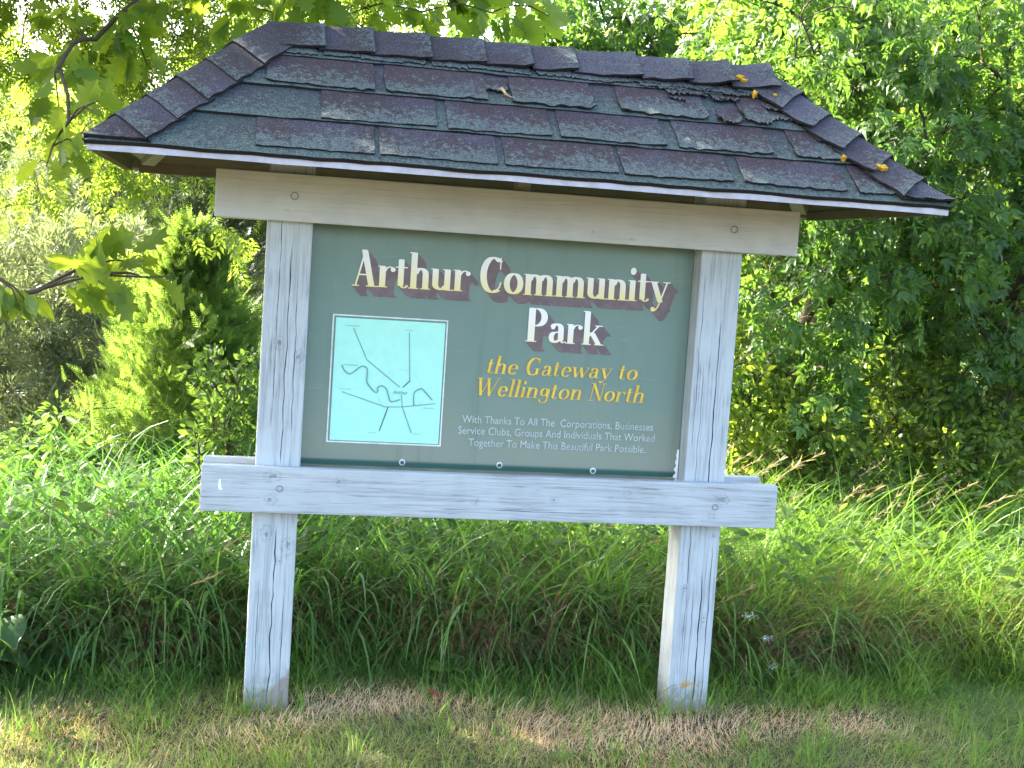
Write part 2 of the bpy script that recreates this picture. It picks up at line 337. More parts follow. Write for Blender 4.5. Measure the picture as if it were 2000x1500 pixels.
# ------------------------------------------------------------------ trees
class Tree:
    """skeleton grown from a trunk path towards targets; twigs carry the leaves"""
    def __init__(s, trunk, r0):
        s.P = [np.array(p, float) for p in trunk]; s.par = [-1] + list(range(len(trunk) - 1)); s.tips = []; s.r0 = r0
    def grow(s, target, steps=6, wob=.05, sag=0.0, root=None, gen=None):
        g = gen or rng; t = np.array(target, float); A = np.array(s.P)
        d = np.linalg.norm(A - t, axis=1) + .35 * np.maximum(0, A[:, 2] - t[2] + .1) * 2
        j = int(np.argmin(d)) if root is None else root
        a = s.P[j]; L = np.linalg.norm(t - a); steps = max(2, min(steps, int(L / .12) + 2)); path = [j]
        side = g.normal(size=3); side *= wob * L / (np.linalg.norm(side) + 1e-6)
        for k in range(1, steps + 1):
            f = k / steps; p = a + (t - a) * f + side * math.sin(math.pi * f) + np.array([0, 0, .10 * L * math.sin(math.pi * f) - sag * f * f]) + g.normal(size=3) * .012 * L
            s.P.append(p); s.par.append(path[-1]); path.append(len(s.P) - 1)
        s.tips.append(path); return path
    def skeleton(s, sides=6, rmin=.0025, expo=.60):
        n = len(s.P); cnt = np.zeros(n); ch = [[] for _ in range(n)]
        for i in range(1, n): ch[s.par[i]].append(i)
        for i in range(n - 1, -1, -1):
            cnt[i] = max(1, cnt[i])
            if s.par[i] >= 0: cnt[s.par[i]] += cnt[i]
        rad = np.maximum(rmin, s.r0 * (cnt / cnt[0]) ** expo); P = np.array(s.P); paths = []; seen = np.zeros(n, bool)
        for i in [0] + [c for k in range(n) for c in sorted(ch[k], key=lambda q: -cnt[q])[1:]]:
            idx = [s.par[i], i] if s.par[i] >= 0 else [i]
            while ch[idx[-1]]: idx.append(max(ch[idx[-1]], key=lambda q: cnt[q]))
            if len(idx) < 2: continue
            r = rad[idx].copy()
            if s.par[i] >= 0: r[0] = min(r[0], r[1] * 1.3)
            r[-1] *= .45; paths.append((P[idx], r))
        return tubes(paths, sides)
    def leaves(s, tmpl, per, size, spread, droop=.5, tips=None, gen=None, up=.35, jitter=.5):
        g = gen or rng; pos = []; dr = []
        for path in (tips or s.tips):
            pts = np.array([s.P[i] for i in path]); k = len(pts)
            m = per if isinstance(per, int) else int(g.integers(*per))
            f = g.random(m) ** .75 * (k - 1); i = np.minimum(f.astype(int), k - 2); w = (f - i)[:, None]
            q = pts[i] * (1 - w) + pts[i + 1] * w; ax = unit(pts[i + 1] - pts[i])
            off = g.normal(size=(m, 3)); out = unit(off - ax * (off * ax).sum(1, keepdims=True))
            pos.append(q + out * spread * g.random((m, 1)) ** .6)
            dr.append(unit(out * .8 + ax * .6 + np.array([0, 0, -droop]) + g.normal(size=(m, 3)) * jitter * .5))
        pos = np.concatenate(pos); dr = np.concatenate(dr); n = len(pos)
        nr = unit(np.array([0, 0, 1.]) * up + g.normal(size=(n, 3)) * .5)
        sz = size * (.6 + .7 * g.random(n)); clump = g.random(n)
        return instances(tmpl, pos, dr, nr, sz, np.clip(clump, 0, 1))
def ell_targets(c, rad, n, shell=.45, gen=None, zlo=None, lump=.25):
    g = gen or rng; d = unit(g.normal(size=(n, 3))); r = (shell + (1 - shell) * g.random((n, 1)) ** .6)
    ph = g.random(6) * 6.28
    r = r * (1 + lump * np.sin(3 * d[:, :1] + ph[0]) * np.cos(4 * d[:, 1:2] + ph[1]) + lump * np.sin(5 * d[:, 2:3] + 4 * d[:, :1] + ph[2]))
    T = np.array(c) + d * r * np.array(rad)
    if zlo is not None: T = T[T[:, 2] > zlo]
    o = np.argsort(np.linalg.norm((T - np.array(c)) / np.array(rad), axis=1)); return T[o]
def finish(name, t, leafdata, bark, leaf, label, cat, group=None, sides=6, base=None, rmin=.0025):
    """thing > trunk, crown; vertices stored relative to the trunk's base"""
    o = np.array(t.P[0] if base is None else base); root = thing(name, tuple(o), label, cat, group)
    V, F = t.skeleton(sides, rmin); link('trunk', mesh_np('trunk', V - o, F, bark, smooth=True), root)
    V, F, tn = leafdata; link('crown', mesh_np('crown', V - o, F, leaf, {'tint': tn}), root); return root
def cat_leaves(L):
    V, F, T, o = [], [], [], 0
    for v, f, t in L: V.append(v); F.append(f + o); T.append(t); o += len(v)
    return np.concatenate(V), np.concatenate(F), np.concatenate(T)

# ------------------------------------------------------------------ ground
def build_ground():
    xs = np.unique(np.concatenate([np.linspace(-300, 300, 25), np.linspace(-12, 16, 57), np.linspace(-2, 5, 71)]))
    ys = np.unique(np.concatenate([np.linspace(-60, 400, 24), np.linspace(-6, 20, 53), np.linspace(-1.5, 3, 46)]))
    g, h = np.meshgrid(xs, ys, indexing='ij'); z = ground_z(g, h); V = np.stack([g, h, z], -1).reshape(-1, 3)
    nx, ny = len(xs), len(ys); i, j = np.meshgrid(np.arange(nx - 1), np.arange(ny - 1), indexing='ij'); a = (i * ny + j).ravel()
    F = np.stack([a, a + ny, a + ny + 1, a + 1], -1)
    tag(link('ground', mesh_np('ground', V, F, M['soil'], smooth=True)), 'grassy ground under the sign and the trees', None, None, 'structure')
def ground_z(x, y):
    near = np.exp(-((x - .8) / 12) ** 2 - ((y - 1) / 10) ** 2)
    return near * (.012 * np.sin(3.1 * x + 1) * np.cos(2.7 * y) + .02 * np.sin(1.1 * x + .5 * y))
build_ground()

# ------------------------------------------------------------------ the sign
S = 1.4025; W = .14; D = .128
sign = thing('park_sign', (0, 0, 0), 'wooden park sign with green lettered board, two grey posts and a small shingled roof', 'sign')
pa = link('post', box_me('post', (0, 0, -.3), (W, D, 1.95), M['post_a'], .006), sign)
pb = link('post', box_me('post', (S, 0, -.3), (S + W, D, 1.95), M['post_b'], .006), sign)
pb['label'] = 'right post with a long straight crack and orange lichen at its foot'
rt = link('top_rail', box_me('top_rail', (-.16, -.041, 1.567), (1.715, -.001, 1.712), M['rail_top'], .004), sign)
rl = link('bottom_rail', box_me('bottom_rail', (-.163, -.041, .659), (1.7165, -.001, .804), M['rail_low'], .005), sign)
link('back_rail', box_me('back_rail', (-.163, D + .001, .659), (1.719, D + .041, .804), M['rail_low'], .004), sign)
link('back_rail', box_me('back_rail', (-.16, D + .001, 1.567), (1.715, D + .041, 1.712), M['rail_top'], .004), sign)
for (px, pz) in ((.078, 1.645), (1.492, 1.640)): link('bolt_cap', disc_me('bolt_cap', (px, -.0405, pz), .0125, .0035, M['rail_top'], .9, rim=M['bolt_rim']), rt)
for (px, pz) in ((.078, .738), (1.502, .726)): link('bolt_cap', disc_me('bolt_cap', (px, -.0405, pz), .0105, .004, M['rail_low'], .7, rim=M['bolt_rim']), rl)
fleck = [(-.108, .760), (-.1035, .762), (-.101, .745), (-.099, .733), (-.095, .731), (-.097, .727), (-.104, .7275), (-.1085, .732), (-.110, .742)]
link('paint_fleck', mesh_py('paint_fleck', [(x, -.0425, z) for x, z in fleck], [tuple(range(len(fleck)))[::-1]], M['white_fleck']), rl)
YP = .075
panel = link('panel', box_me('panel', (W + .002, YP, .802), (S - .002, YP + .018, 1.60), M['panel'], 0), sign)
# ragged caulk bead down the right post's inner face
cv = []
for i in range(24):
    z = .80 + i * .0042; w_ = .003 + .010 * (math.sin(i * 1.1) * .5 + .5) * (1 - i / 24) + .003; cv.append((z, w_))
link('caulk', mesh_py('caulk', [(S - .003, YP - .004, z) for z, _ in cv] + [(S - .003 - w_, YP - .002, z) for z, w_ in cv],
     [(i, i + 1, 24 + i + 1, 24 + i) for i in range(23)], M['white_fleck']), panel)
for (sx, sz) in ((.469, .808), (.79, .811), (1.107, .804)):
    w_ = link('screw', disc_me('screw', (sx, YP - .0005, sz + .010), .0105, .0025, M['map_white'], .2, 14), panel); link('screw_hole', disc_me('screw_hole', (sx, YP - .0035, sz + .009), .0062, .002, M['steel'], .9, 12), panel)

# ---- lettering drawn with a broad horizontal pen
def arc(cx, cy, rx, ry, a0, a1, n=26):
    a = np.radians(np.linspace(a0, a1, n)); return np.stack([cx + rx * np.cos(a), cy + ry * np.sin(a)], 1)
def P_(*q): return np.array(q, float)
def cat(*q): return np.concatenate([np.atleast_2d(x) for x in q])
TH, TN, BB = .084, .024, .017; XH = .585
def glyphs():
    G = {}; st = lambda p, a=TH, b_=BB: ('s', np.asarray(p, float), a, b_); bx = lambda *q: ('b', q); dt = lambda x, y, r: ('s', P_((x, y), (x + 1e-4, y)), r, r)
    stem = lambda x, y0, y1, a=TH: st(P_((x, y0 + BB), (x, y1 - BB)), a)
    foot = lambda x, w=.14: bx(x - w, 0, x + w, .03)
    G['A'] = ([st(P_((.07, .02), (.30, .985)), TN), st(P_((.28, .985), (.50, .02)), TH), bx(.13, .30, .45, .34), bx(-.03, 0, .17, .03), bx(.35, 0, .66, .03)], .66)
    G['r'] = ([stem(.13, 0, .64), foot(.13), bx(.0, .61, .15, .64), st(cat(arc(.33, .46, .13, .155, 165, 60)), .03), dt(.41, .54, .068)], .48)
    G['t'] = ([stem(.15, .06, .82, .08), bx(.0, .605, .33, .64), st(cat(P_((.15, .12)), arc(.24, .10, .085, .083, 180, 350)), .035)], .37)
    G['h'] = ([stem(.13, 0, 1.0), bx(.0, .97, .15, 1.0), foot(.13), foot(.46), st(cat(P_((.17, .46)), arc(.32, .44, .14, .183, 165, 0), P_((.46, .02))))], .60)
    G['n'] = ([stem(.13, 0, .64), bx(.0, .61, .15, .64), foot(.13), foot(.46), st(cat(P_((.17, .46)), arc(.32, .44, .14, .183, 165, 0), P_((.46, .02))))], .60)
    G['m'] = ([stem(.13, 0, .64), bx(.0, .61, .15, .64), foot(.13, .13), foot(.44, .13), foot(.75, .13), st(cat(P_((.17, .46)), arc(.305, .44, .135, .183, 165, 0), P_((.44, .02)))), st(cat(P_((.47, .46)), arc(.615, .44, .135, .183, 165, 0), P_((.75, .02))))], .90)
    G['u'] = ([st(cat(P_((.13, .62)), arc(.28, .19, .15, .17, 180, 340))), bx(0, .61, .15, .64), stem(.46, 0, .64), bx(.32, .61, .47, .64), bx(.46, 0, .61, .03)], .62)
    G['i'] = ([stem(.14, 0, .64), bx(.0, .61, .16, .64), foot(.14), dt(.14, .86, .088)], .29)
    G['l'] = ([stem(.14, 0, 1.0), bx(.0, .97, .16, 1.0), foot(.14)], .29)
    G['o'] = ([st(arc(.30, .32, .195, .303, 0, 360, 44))], .59)
    G['C'] = ([st(arc(.37, .5, .27, .483, 52, 300, 50), TH * 1.1), bx(.555, .66, .59, .985), st(P_((.50, .09), (.57, .17), (.60, .30)), .022)], .67)
    G['G'] = ([st(arc(.37, .5, .27, .483, 52, 300, 50), TH * 1.1), bx(.555, .68, .59, .985), stem(.56, .06, .40), bx(.42, .38, .70, .41)], .74)
    G['P'] = ([stem(.16, 0, 1.0, .1), bx(0, 0, .33, .03), bx(0, .97, .9, .8), bx(.2, .46, .34, .492), st(cat(arc(.31, .73, .22, .253, 88, -88)), .095)], .65)
    G['a'] = ([st(cat(arc(.26, .45, .13, .172, 150, 0), P_((.39, .09)))), dt(.15, .50, .062), st(cat(P_((.39, .37)), arc(.21, .18, .10, .163, 85, 275), P_((.36, .10))), .075), st(P_((.39, .09), (.44, .02), (.53, .05)), .03)], .55)
    G['k'] = ([stem(.13, 0, 1.0), bx(.0, .97, .15, 1.0), foot(.13), st(P_((.18, .25), (.47, .62)), TN), st(P_((.29, .39), (.50, .02)), TH), bx(.36, .61, .60, .64), bx(.37, 0, .66, .03)], .65)
    G['y'] = ([st(P_((.11, .62), (.32, .02)), .082), st(P_((.50, .62), (.33, .06), (.27, -.12), (.20, -.22), (.13, -.25)), TN), dt(.12, -.20, .068), bx(-.03, .61, .25, .64), bx(.38, .61, .60, .64)], .57)
    G['e'] = ([st(cat(P_((.15, .34)), P_((.44, .34))), .02), st(arc(.28, .32, .175, .303, 8, 318, 44))], .53)
    G['w'] = ([st(P_((.09, .62), (.24, .02))), st(P_((.24, .02), (.43, .6)), TN), st(P_((.41, .62), (.56, .02))), st(P_((.56, .02), (.74, .6)), TN), bx(-.02, .61, .2, .64), bx(.66, .61, .82, .64)], .80)
    G['W'] = ([st(P_((.11, .98), (.31, .02))), st(P_((.31, .02), (.55, .96)), TN), st(P_((.51, .98), (.71, .02))), st(P_((.71, .02), (.96, .97)), TN), bx(-.04, .97, .26, 1.0), bx(.40, .97, .64, 1.0), bx(.86, .97, 1.06, 1.0)], 1.04)
    G['N'] = ([st(P_((.12, .02), (.12, .97)), TN), st(P_((.13, .97), (.58, .03)), TH), st(P_((.60, .03), (.60, .97)), TN), bx(0, 0, .25, .03), bx(-.02, .97, .2, 1.0), bx(.48, .97, .73, 1.0)], .72)
    G['g'] = ([st(arc(.27, .39, .15, .233, 0, 360, 36), .08), st(P_((.46, .60), (.46, .02)), .07), st(cat(arc(.28, -.06, .18, .19, 20, -165)), .05), dt(.12, -.10, .06)], .57)
    return G
GL = glyphs()
def seg_dist(px, py, path):
    d2 = np.full(px.shape, 1e9)
    for (x0, y0), (x1, y1) in zip(path[:-1], path[1:]):
        dx, dy = x1 - x0, y1 - y0; L = dx * dx + dy * dy + 1e-12
        t = np.clip(((px - x0) * dx + (py - y0) * dy) / L, 0, 1); d2 = np.minimum(d2, (px - x0 - t * dx) ** 2 + (py - y0 - t * dy) ** 2)
    return np.sqrt(d2)
def text_field(words, cap, bold=1.0, shear=0.0, res=.0011, pad=.05):
    """words: (text, x0, x1, baseline z) in panel metres -> x grid, z grid, field (<0 inside)"""
    xa = min(w[1] for w in words) - pad; xb = max(w[2] for w in words) + pad; za = min(w[3] for w in words) - cap * .4 - pad; zb = max(w[3] for w in words) + cap * 1.1 + pad
    xs = np.arange(xa, xb, res); zs = np.arange(za, zb, res); f = np.full((len(xs), len(zs)), 1.0)
    for (txt, x0, x1, zb_, slope) in words:
        tot = sum(GL[c][1] if c != ' ' else .32 for c in txt) - .04; sx = (x1 - x0 - shear * cap * .7) / tot; u = 0
        for c in txt:
            if c == ' ': u += .32; continue
            els, adv = GL[c]; gx = x0 + u * sx; z0 = zb_ + slope * (gx - x0)
            i0 = max(0, int((gx - xa - .3 * cap) / res)); i1 = min(len(xs), int((gx + (adv + .45) * sx - xa) / res) + 2)
            j0 = max(0, int((z0 - .4 * cap - za) / res)); j1 = min(len(zs), int((z0 + 1.15 * cap - za) / res) + 2)
            X, Z = np.meshgrid(xs[i0:i1], zs[j0:j1], indexing='ij'); gz = (Z - z0) / cap; gz = np.where(gz < 0, gz, np.where(gz < XH, gz * .64 / XH, .64 + (gz - XH) * .36 / (1 - XH))) if c.islower() else gz; g_x = (X - gx - shear * (Z - z0)) / sx
            for e in els:
                if e[0] == 'b':
                    x_0, z_0, x_1, z_1 = e[1]; v = np.maximum(np.maximum(x_0 - g_x, g_x - x_1), np.maximum(z_0 - gz, gz - z_1))
                else:
                    _, p, a, bb = e; a = a * bold
                    v = (seg_dist(g_x / a, gz / bb, p / np.array([a, bb])) - 1) * min(a, bb * 1.5)
                f[i0:i1, j0:j1] = np.minimum(f[i0:i1, j0:j1], v)
            u += adv
    return xs, zs, f
def field_mesh(name, xs, zs, f, y, mat, fade=None):
    """marching squares, filled: one flat sheet facing -Y"""
    V = []; F = []; cache = {}
    ins = f < 0
    def vert(key, x, z):
        k = cache.get(key)
        if k is None: k = len(V); cache[key] = k; V.append((x, y, z))
        return k
    corner = lambda i, j: vert(('c', i, j), xs[i], zs[j])
    def edge(i, j, k, l):
        a, b_ = f[i, j], f[k, l]; t = a / (a - b_); return vert(('e', i, j, k, l), xs[i] + t * (xs[k] - xs[i]), zs[j] + t * (zs[l] - zs[j]))
    cnt = ins[:-1, :-1].astype(int) + ins[1:, :-1] + ins[1:, 1:] + ins[:-1, 1:]
    for i in range(len(xs) - 1):
        js = np.nonzero(cnt[i])[0]; k = 0
        while k < len(js):
            j = js[k]
            if cnt[i, j] == 4:
                j2 = j
                while k + 1 < len(js) and js[k + 1] == j2 + 1 and cnt[i, j2 + 1] == 4: k += 1; j2 += 1
                F.append((corner(i, j), corner(i + 1, j), corner(i + 1, j2 + 1), corner(i, j2 + 1)))
            else:
                cs = [(i, j), (i + 1, j), (i + 1, j + 1), (i, j + 1)]; poly = []
                for q in range(4):
                    a, b_ = cs[q], cs[(q + 1) % 4]
                    if ins[a]: poly.append(corner(*a))
                    if ins[a] != ins[b_]:
                        e0, e1 = (a, b_) if a < b_ else (b_, a); poly.append(edge(*e0, *e1))
                if len(poly) >= 3: F.append(tuple(poly))
            k += 1
    at = {'fade': [np.clip(fade(v[0], v[2]), 0, 1) for v in V]} if fade else None
    return mesh_py(name, V, F, mat, at)
TITLE = [('Arthur', .278, .650, 1.3795, .010), ('Community', .685, 1.318, 1.3835, .004)]
PARK = [('Park', .848, 1.107, 1.2325, 0)]
for k_, (words, cap) in enumerate(((TITLE, .1165), (PARK, .111))):
    xs, zs, f = text_field(words, cap)
    zb_ = words[0][3]
    sh = f.copy(); n_ = 34
    for k in range(1, n_ + 1):
        di, dj = int(round(k * .030 / n_ / .0011)), int(round(k * .031 / n_ / .0011))
        g_ = np.full_like(f, 1.0); g_[di:, :f.shape[1] - dj] = f[:f.shape[0] - di, dj:]; sh = np.minimum(sh, g_)
    link('drop_shadow', field_mesh('drop_shadow', xs, zs, sh, YP - .0015, M['letter_shadow']), panel)
    link('lettering', field_mesh('lettering', xs, zs, f, YP - .003, M['letter'], (lambda x, z, q=zb_, c=cap: (z - q) / c * 1.5 - .05) if k_ == 0 else (lambda x, z, q=zb_, c=cap: (z - q) / c * 1.2 + .45)), panel)
xs, zs, f = text_field([('the Gateway to', .722, 1.240, 1.1215, .004), ('Wellington North', .690, 1.268, 1.0475, .002)], .0585, .78, .20, .0009)
link('lettering', field_mesh('lettering', xs, zs, f, YP - .003, M['yellow']), panel)

def sans(txt, x0, x1, z, cap, mat, y):
    cu = bpy.data.curves.new('t', 'FONT'); cu.body = txt; cu.size = 1.0; cu.resolution_u = 3; cu.offset = 0
    o = bpy.data.objects.new('t', cu); COL.objects.link(o); dg = bpy.context.evaluated_depsgraph_get(); dg.update()
    me = bpy.data.meshes.new_from_object(o.evaluated_get(dg)); bpy.data.objects.remove(o); bpy.data.curves.remove(cu)
    c = np.empty(len(me.vertices) * 3); me.vertices.foreach_get('co', c); c = c.reshape(-1, 3)
    caps = .73; n = np.stack([x0 + (c[:, 0] - c[:, 0].min()) / np.ptp(c[:, 0]) * (x1 - x0), np.full(len(c), y), z + c[:, 1] / caps * cap], 1)
    me.vertices.foreach_set('co', n.ravel().astype(np.float32)); me.materials.clear(); me.materials.append(mat); me.update(); return me
def join_me(name, parts, mat):
    V = []; F = []
    for me in parts:
        o = len(V); V += [tuple(v.co) for v in me.vertices]; F += [tuple(i + o for i in p.vertices) for p in me.polygons]; bpy.data.meshes.remove(me)
    return mesh_py(name, V, F, mat)
small = [sans('With Thanks To All The  Corporations, Businesses', .657, 1.303, .9565, .0262, M['grey_text'], YP - .003),
         sans('Service Clubs, Groups And Individuals That Worked', .646, 1.311, .9195, .0262, M['grey_text'], YP - .003),
         sans('Together To Make This Beautiful Park Possible.', .682, 1.282, .8805, .0262, M['grey_text'], YP - .003)]
link('lettering', join_me('lettering', small, M['grey_text']), panel)

# ---- the map
def strip(pts, w, y):
    """flat line of width w through (x, z) points, as one mitred ribbon"""
    p = np.array(pts, float); t = np.gradient(p, axis=0) if len(p) > 2 else np.repeat(p[1:] - p[:1], 2, 0); t = unit(t); nrm = np.stack([-t[:, 1], t[:, 0]], 1) * w / 2
    a, c = p + nrm, p - nrm; V = [(q[0], y, q[1]) for q in a] + [(q[0], y, q[1]) for q in c]; n = len(p)
    return V, [(i, i + 1, n + i + 1, n + i) for i in range(n - 1)]
def smooth(pts, n=6):
    p = np.array(pts, float); out = []
    for i in range(len(p) - 1):
        p0, p1, p2, p3 = p[max(i - 1, 0)], p[i], p[i + 1], p[min(i + 2, len(p) - 1)]
        for k in range(n):
            t = k / n; out.append(.5 * ((2 * p1) + (-p0 + p2) * t + (2 * p0 - 5 * p1 + 4 * p2 - p3) * t * t + (-p0 + 3 * p1 - 3 * p2 + p3) * t ** 3))
    out.append(p[-1]); return out
def strips(name, lines, mat, y, w):
    V = []; F = []
    for i, l in enumerate(lines):
        v, f = strip(l, w, y - .00025 * i); o = len(V); V += v; F += [tuple(q + o for q in r) for r in f]
    return mesh_py(name, V, F, mat)
mp = link('map', box_me('map', (.231, YP - .0022, .882), (.583, YP - .0008, 1.276), M['map'], 0), panel)
fr = [(.2205, .8745), (.5915, .8745), (.5915, 1.2865), (.2205, 1.2865)]; fi = [(.2250, .8790), (.5870, .8790), (.5870, 1.2820), (.2250, 1.2820)]
link('map_frame', mesh_py('map_frame', [(x, YP - .002, z) for x, z in fr + fi], [(i, (i + 1) % 4, 4 + (i + 1) % 4, 4 + i) for i in range(4)], M['map_white']), panel)
YM = YP - .0032
roads = [[(.2884, 1.2443), (.3358, 1.1461)], [(.3358, 1.1461), (.4481, 1.0613)], [(.4675, 1.2402), (.4779, 1.084)],
         [(.2624, 1.0392), (.4042, .9963)], [(.4042, .9963), (.4571, .9988), (.5648, 1.0144)], [(.4537, 1.0377), (.4581, .9988)], [(.4581, .9988), (.493, .9147)]]
river = [(.3089, 1.1271), (.2577, 1.1252), (.2601, 1.1185), (.27, 1.1047), (.2861, 1.0978), (.3012, 1.1091), (.3213, 1.1242), (.3373, 1.1187), (.3401, 1.1012), (.3397, 1.0765), (.3532, 1.056), (.3698, 1.0419), (.3766, 1.0465), (.376, 1.0571),
         (.3879, 1.064), (.4024, 1.0566), (.4106, 1.0375), (.417, 1.0182), (.4261, 1.0144), (.4504, 1.0223)]
river2 = [(.4958, 1.0041), (.4944, 1.045), (.5155, 1.061), (.5304, 1.0503), (.5552, 1.0247)]
YL = YM - .0005
link('map_line', strips('map_line', roads, M['map_line'], YL, .0024), panel)
link('map_line', strips('map_line', [smooth(river[1:]), smooth(river2)], M['map_line'], YL - .002, .0036), panel)['label'] = 'winding river line on the map'
for k_, l_ in enumerate(([(.4779, 1.084), (.4569, 1.0617)], [(.4124, .9949), (.3886, .9174)])): link('map_line', strips('map_line', [l_], M['map_dark'], YL - .001 - .0003 * k_, .0028), panel)
link('map_circle', strips('map_circle', [[(.4485 + .072 * math.cos(a), 1.047 + .072 * math.sin(a)) for a in np.linspace(0, 6.283, 50)]], M['map_pink'], YM, .003), panel)
link('lettering', join_me('lettering', [sans('Arthur', .427, .473, 1.0400, .0125, M['map_line'], YL - .003)], M['map_line']), panel)
for (x0, x1, z) in ((.2637, .3088, 1.2525), (.4555, .4777, 1.2475), (.2557, .2905, 1.0485), (.5265, .5639, .9985), (.3527, .379, .911), (.5003, .5263, .913), (.262, .305, 1.1265)):
    ticks = []; q = x0; r_ = random.Random(int(x0 * 1e4))
    while q < x1:
        w_ = r_.uniform(.0014, .0028); h_ = r_.choice((.0022, .0024, .0036)); ticks.append([(q, z - h_ / 2), (q + w_ * .4, z + h_ / 2)]); q += w_ + .0013
    V = []; F = []
    for l in ticks:
        v, f = strip(l, .0012, YL - .0035); o = len(V); V += v; F += [tuple(q_ + o for q_ in r) for r in f]
    link('map_caption', mesh_py('map_caption', V, F, M['map_line']), panel)

# ---- the roof
EX0, EX1, EY0, EY1, EZ = -.486, 2.007, -.465, .597, 1.738
RX0, RX1, RY, RZ = -.017, 1.574, .066, 2.160
class Slope:
    def __init__(s, O, U, ln, a0, a1, V):
        s.O, s.U = np.array(O, float), np.array(U, float); s.V = np.array(V, float); s.L = np.linalg.norm(s.V); s.V /= s.L
        s.N = np.cross(s.U, s.V); s.ln, s.a0, s.a1 = ln, a0, a1     # eave length; hip insets per unit of slope on both sides
    def p(s, u, v, h): return s.O + s.U * u + s.V * v + s.N * h
    def lo(s, v): return s.a0 * v / s.L
    def hi(s, v): return s.ln - s.a1 * v / s.L
run = RX0 - EX0; run2 = EX1 - RX1; half = RY - EY0; halfb = EY1 - RY; rise = RZ - EZ
FRONT = Slope((EX0, EY0, EZ), (1, 0, 0), EX1 - EX0, run, run2, (0, half, rise))
BACK = Slope((EX1, EY1, EZ), (-1, 0, 0), EX1 - EX0, run2, run, (0, -halfb, rise))
LEFT = Slope((EX0, EY1, EZ), (0, -1, 0), EY1 - EY0, halfb, half, (run, 0, rise))
RIGHT = Slope((EX1, EY0, EZ), (0, 1, 0), EY1 - EY0, half, halfb, (-run2, 0, rise))
# deck: two skins, top and underside
dk = .014
co8 = [(EX0, EY0), (EX1, EY0), (EX1, EY1), (EX0, EY1)]
V = [(x, y, EZ) for x, y in co8] + [(RX0, RY, RZ), (RX1, RY, RZ)] + [(x, y, EZ - dk) for x, y in co8] + [(RX0, RY, RZ - dk), (RX1, RY, RZ - dk)]
F = [(0, 1, 5, 4), (1, 2, 5), (2, 3, 4, 5), (3, 0, 4), (7, 6, 10, 11), (8, 7, 11), (9, 8, 11, 10), (6, 9, 10)] + [(i, 6 + i, 6 + (i + 1) % 4, (i + 1) % 4) for i in range(4)]
roof = link('roof', mesh_py('roof', V, F, M['underside']), sign)
class Acc:
    def __init__(s): s.V, s.F, s.t, s.l, s.m = [], [], [], [], []
    def add(s, V, F, tint, low, mi, nsk=0): 
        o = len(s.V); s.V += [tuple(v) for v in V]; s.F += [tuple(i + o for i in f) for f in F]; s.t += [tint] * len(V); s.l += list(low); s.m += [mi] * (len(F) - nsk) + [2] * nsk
    def done(s, name, mats):
        me = mesh_py(name, s.V, s.F, mats[0], {'tint': s.t, 'low': s.l})
        for m in mats[1:]: me.materials.append(m)
        me.polygons.foreach_set('material_index', s.m); return me
def patch(acc, fn, nx, ny, tint, mi, drop):
    """fn(s,t) -> (point, point pushed down by drop); s,t in 0..1, t=0 is the lower edge"""
    top = [[fn(i / nx, j / ny) for i in range(nx + 1)] for j in range(ny + 1)]
    V = [top[j][i][0] for j in range(ny + 1) for i in range(nx + 1)]; low = [1 - j / ny for j in range(ny + 1) for i in range(nx + 1)]; w = nx + 1
    F = [(j * w + i, j * w + i + 1, (j + 1) * w + i + 1, (j + 1) * w + i) for j in range(ny) for i in range(nx)]
    loop = [i for i in range(w)] + [j * w + nx for j in range(1, ny + 1)] + [ny * w + i for i in range(nx - 1, -1, -1)] + [j * w for j in range(ny - 1, 0, -1)]
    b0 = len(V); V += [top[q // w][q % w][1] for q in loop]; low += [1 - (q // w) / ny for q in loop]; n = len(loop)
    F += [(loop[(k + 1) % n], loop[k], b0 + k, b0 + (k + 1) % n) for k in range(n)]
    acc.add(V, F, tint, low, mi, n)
def wob(seed, n=5):
    r_ = random.Random(seed); cs = [(r_.uniform(4, 30), r_.uniform(0, 6.28), r_.uniform(.3, 1)) for _ in range(n)]
    return lambda q: sum(c * math.sin(f * q + p) for f, p, c in cs) / n
ROWS = [.0, .17, .335, .505, .60]
acc = Acc(); sd = 0
for sl in (FRONT, BACK, LEFT, RIGHT):
    for r in range(4):
        v0, v1 = ROWS[r] - (.012 if r == 0 else 0), ROWS[r + 1] + .03; sd += 1; wv = wob(sd)
        if sl.hi(v1) - sl.lo(v1) < .04: continue
        def fn(s, t, sl=sl, v0=v0, v1=v1, wv=wv, r=r):
            v = v0 + (v1 - v0) * t + (wv(s * 6) * .009 if t == 0 else 0); u = sl.lo(v) + (sl.hi(v) - sl.lo(v)) * s
            h = .010 * (1 - t) + .003 + .0015 * wv(s * 9 + 2) * (1 - t); return sl.p(u, v, h), sl.p(u, v, .0005)
        patch(acc, fn, 40, 2, .25 if r == 0 else .8 if r == 2 else .5, 0, 0)
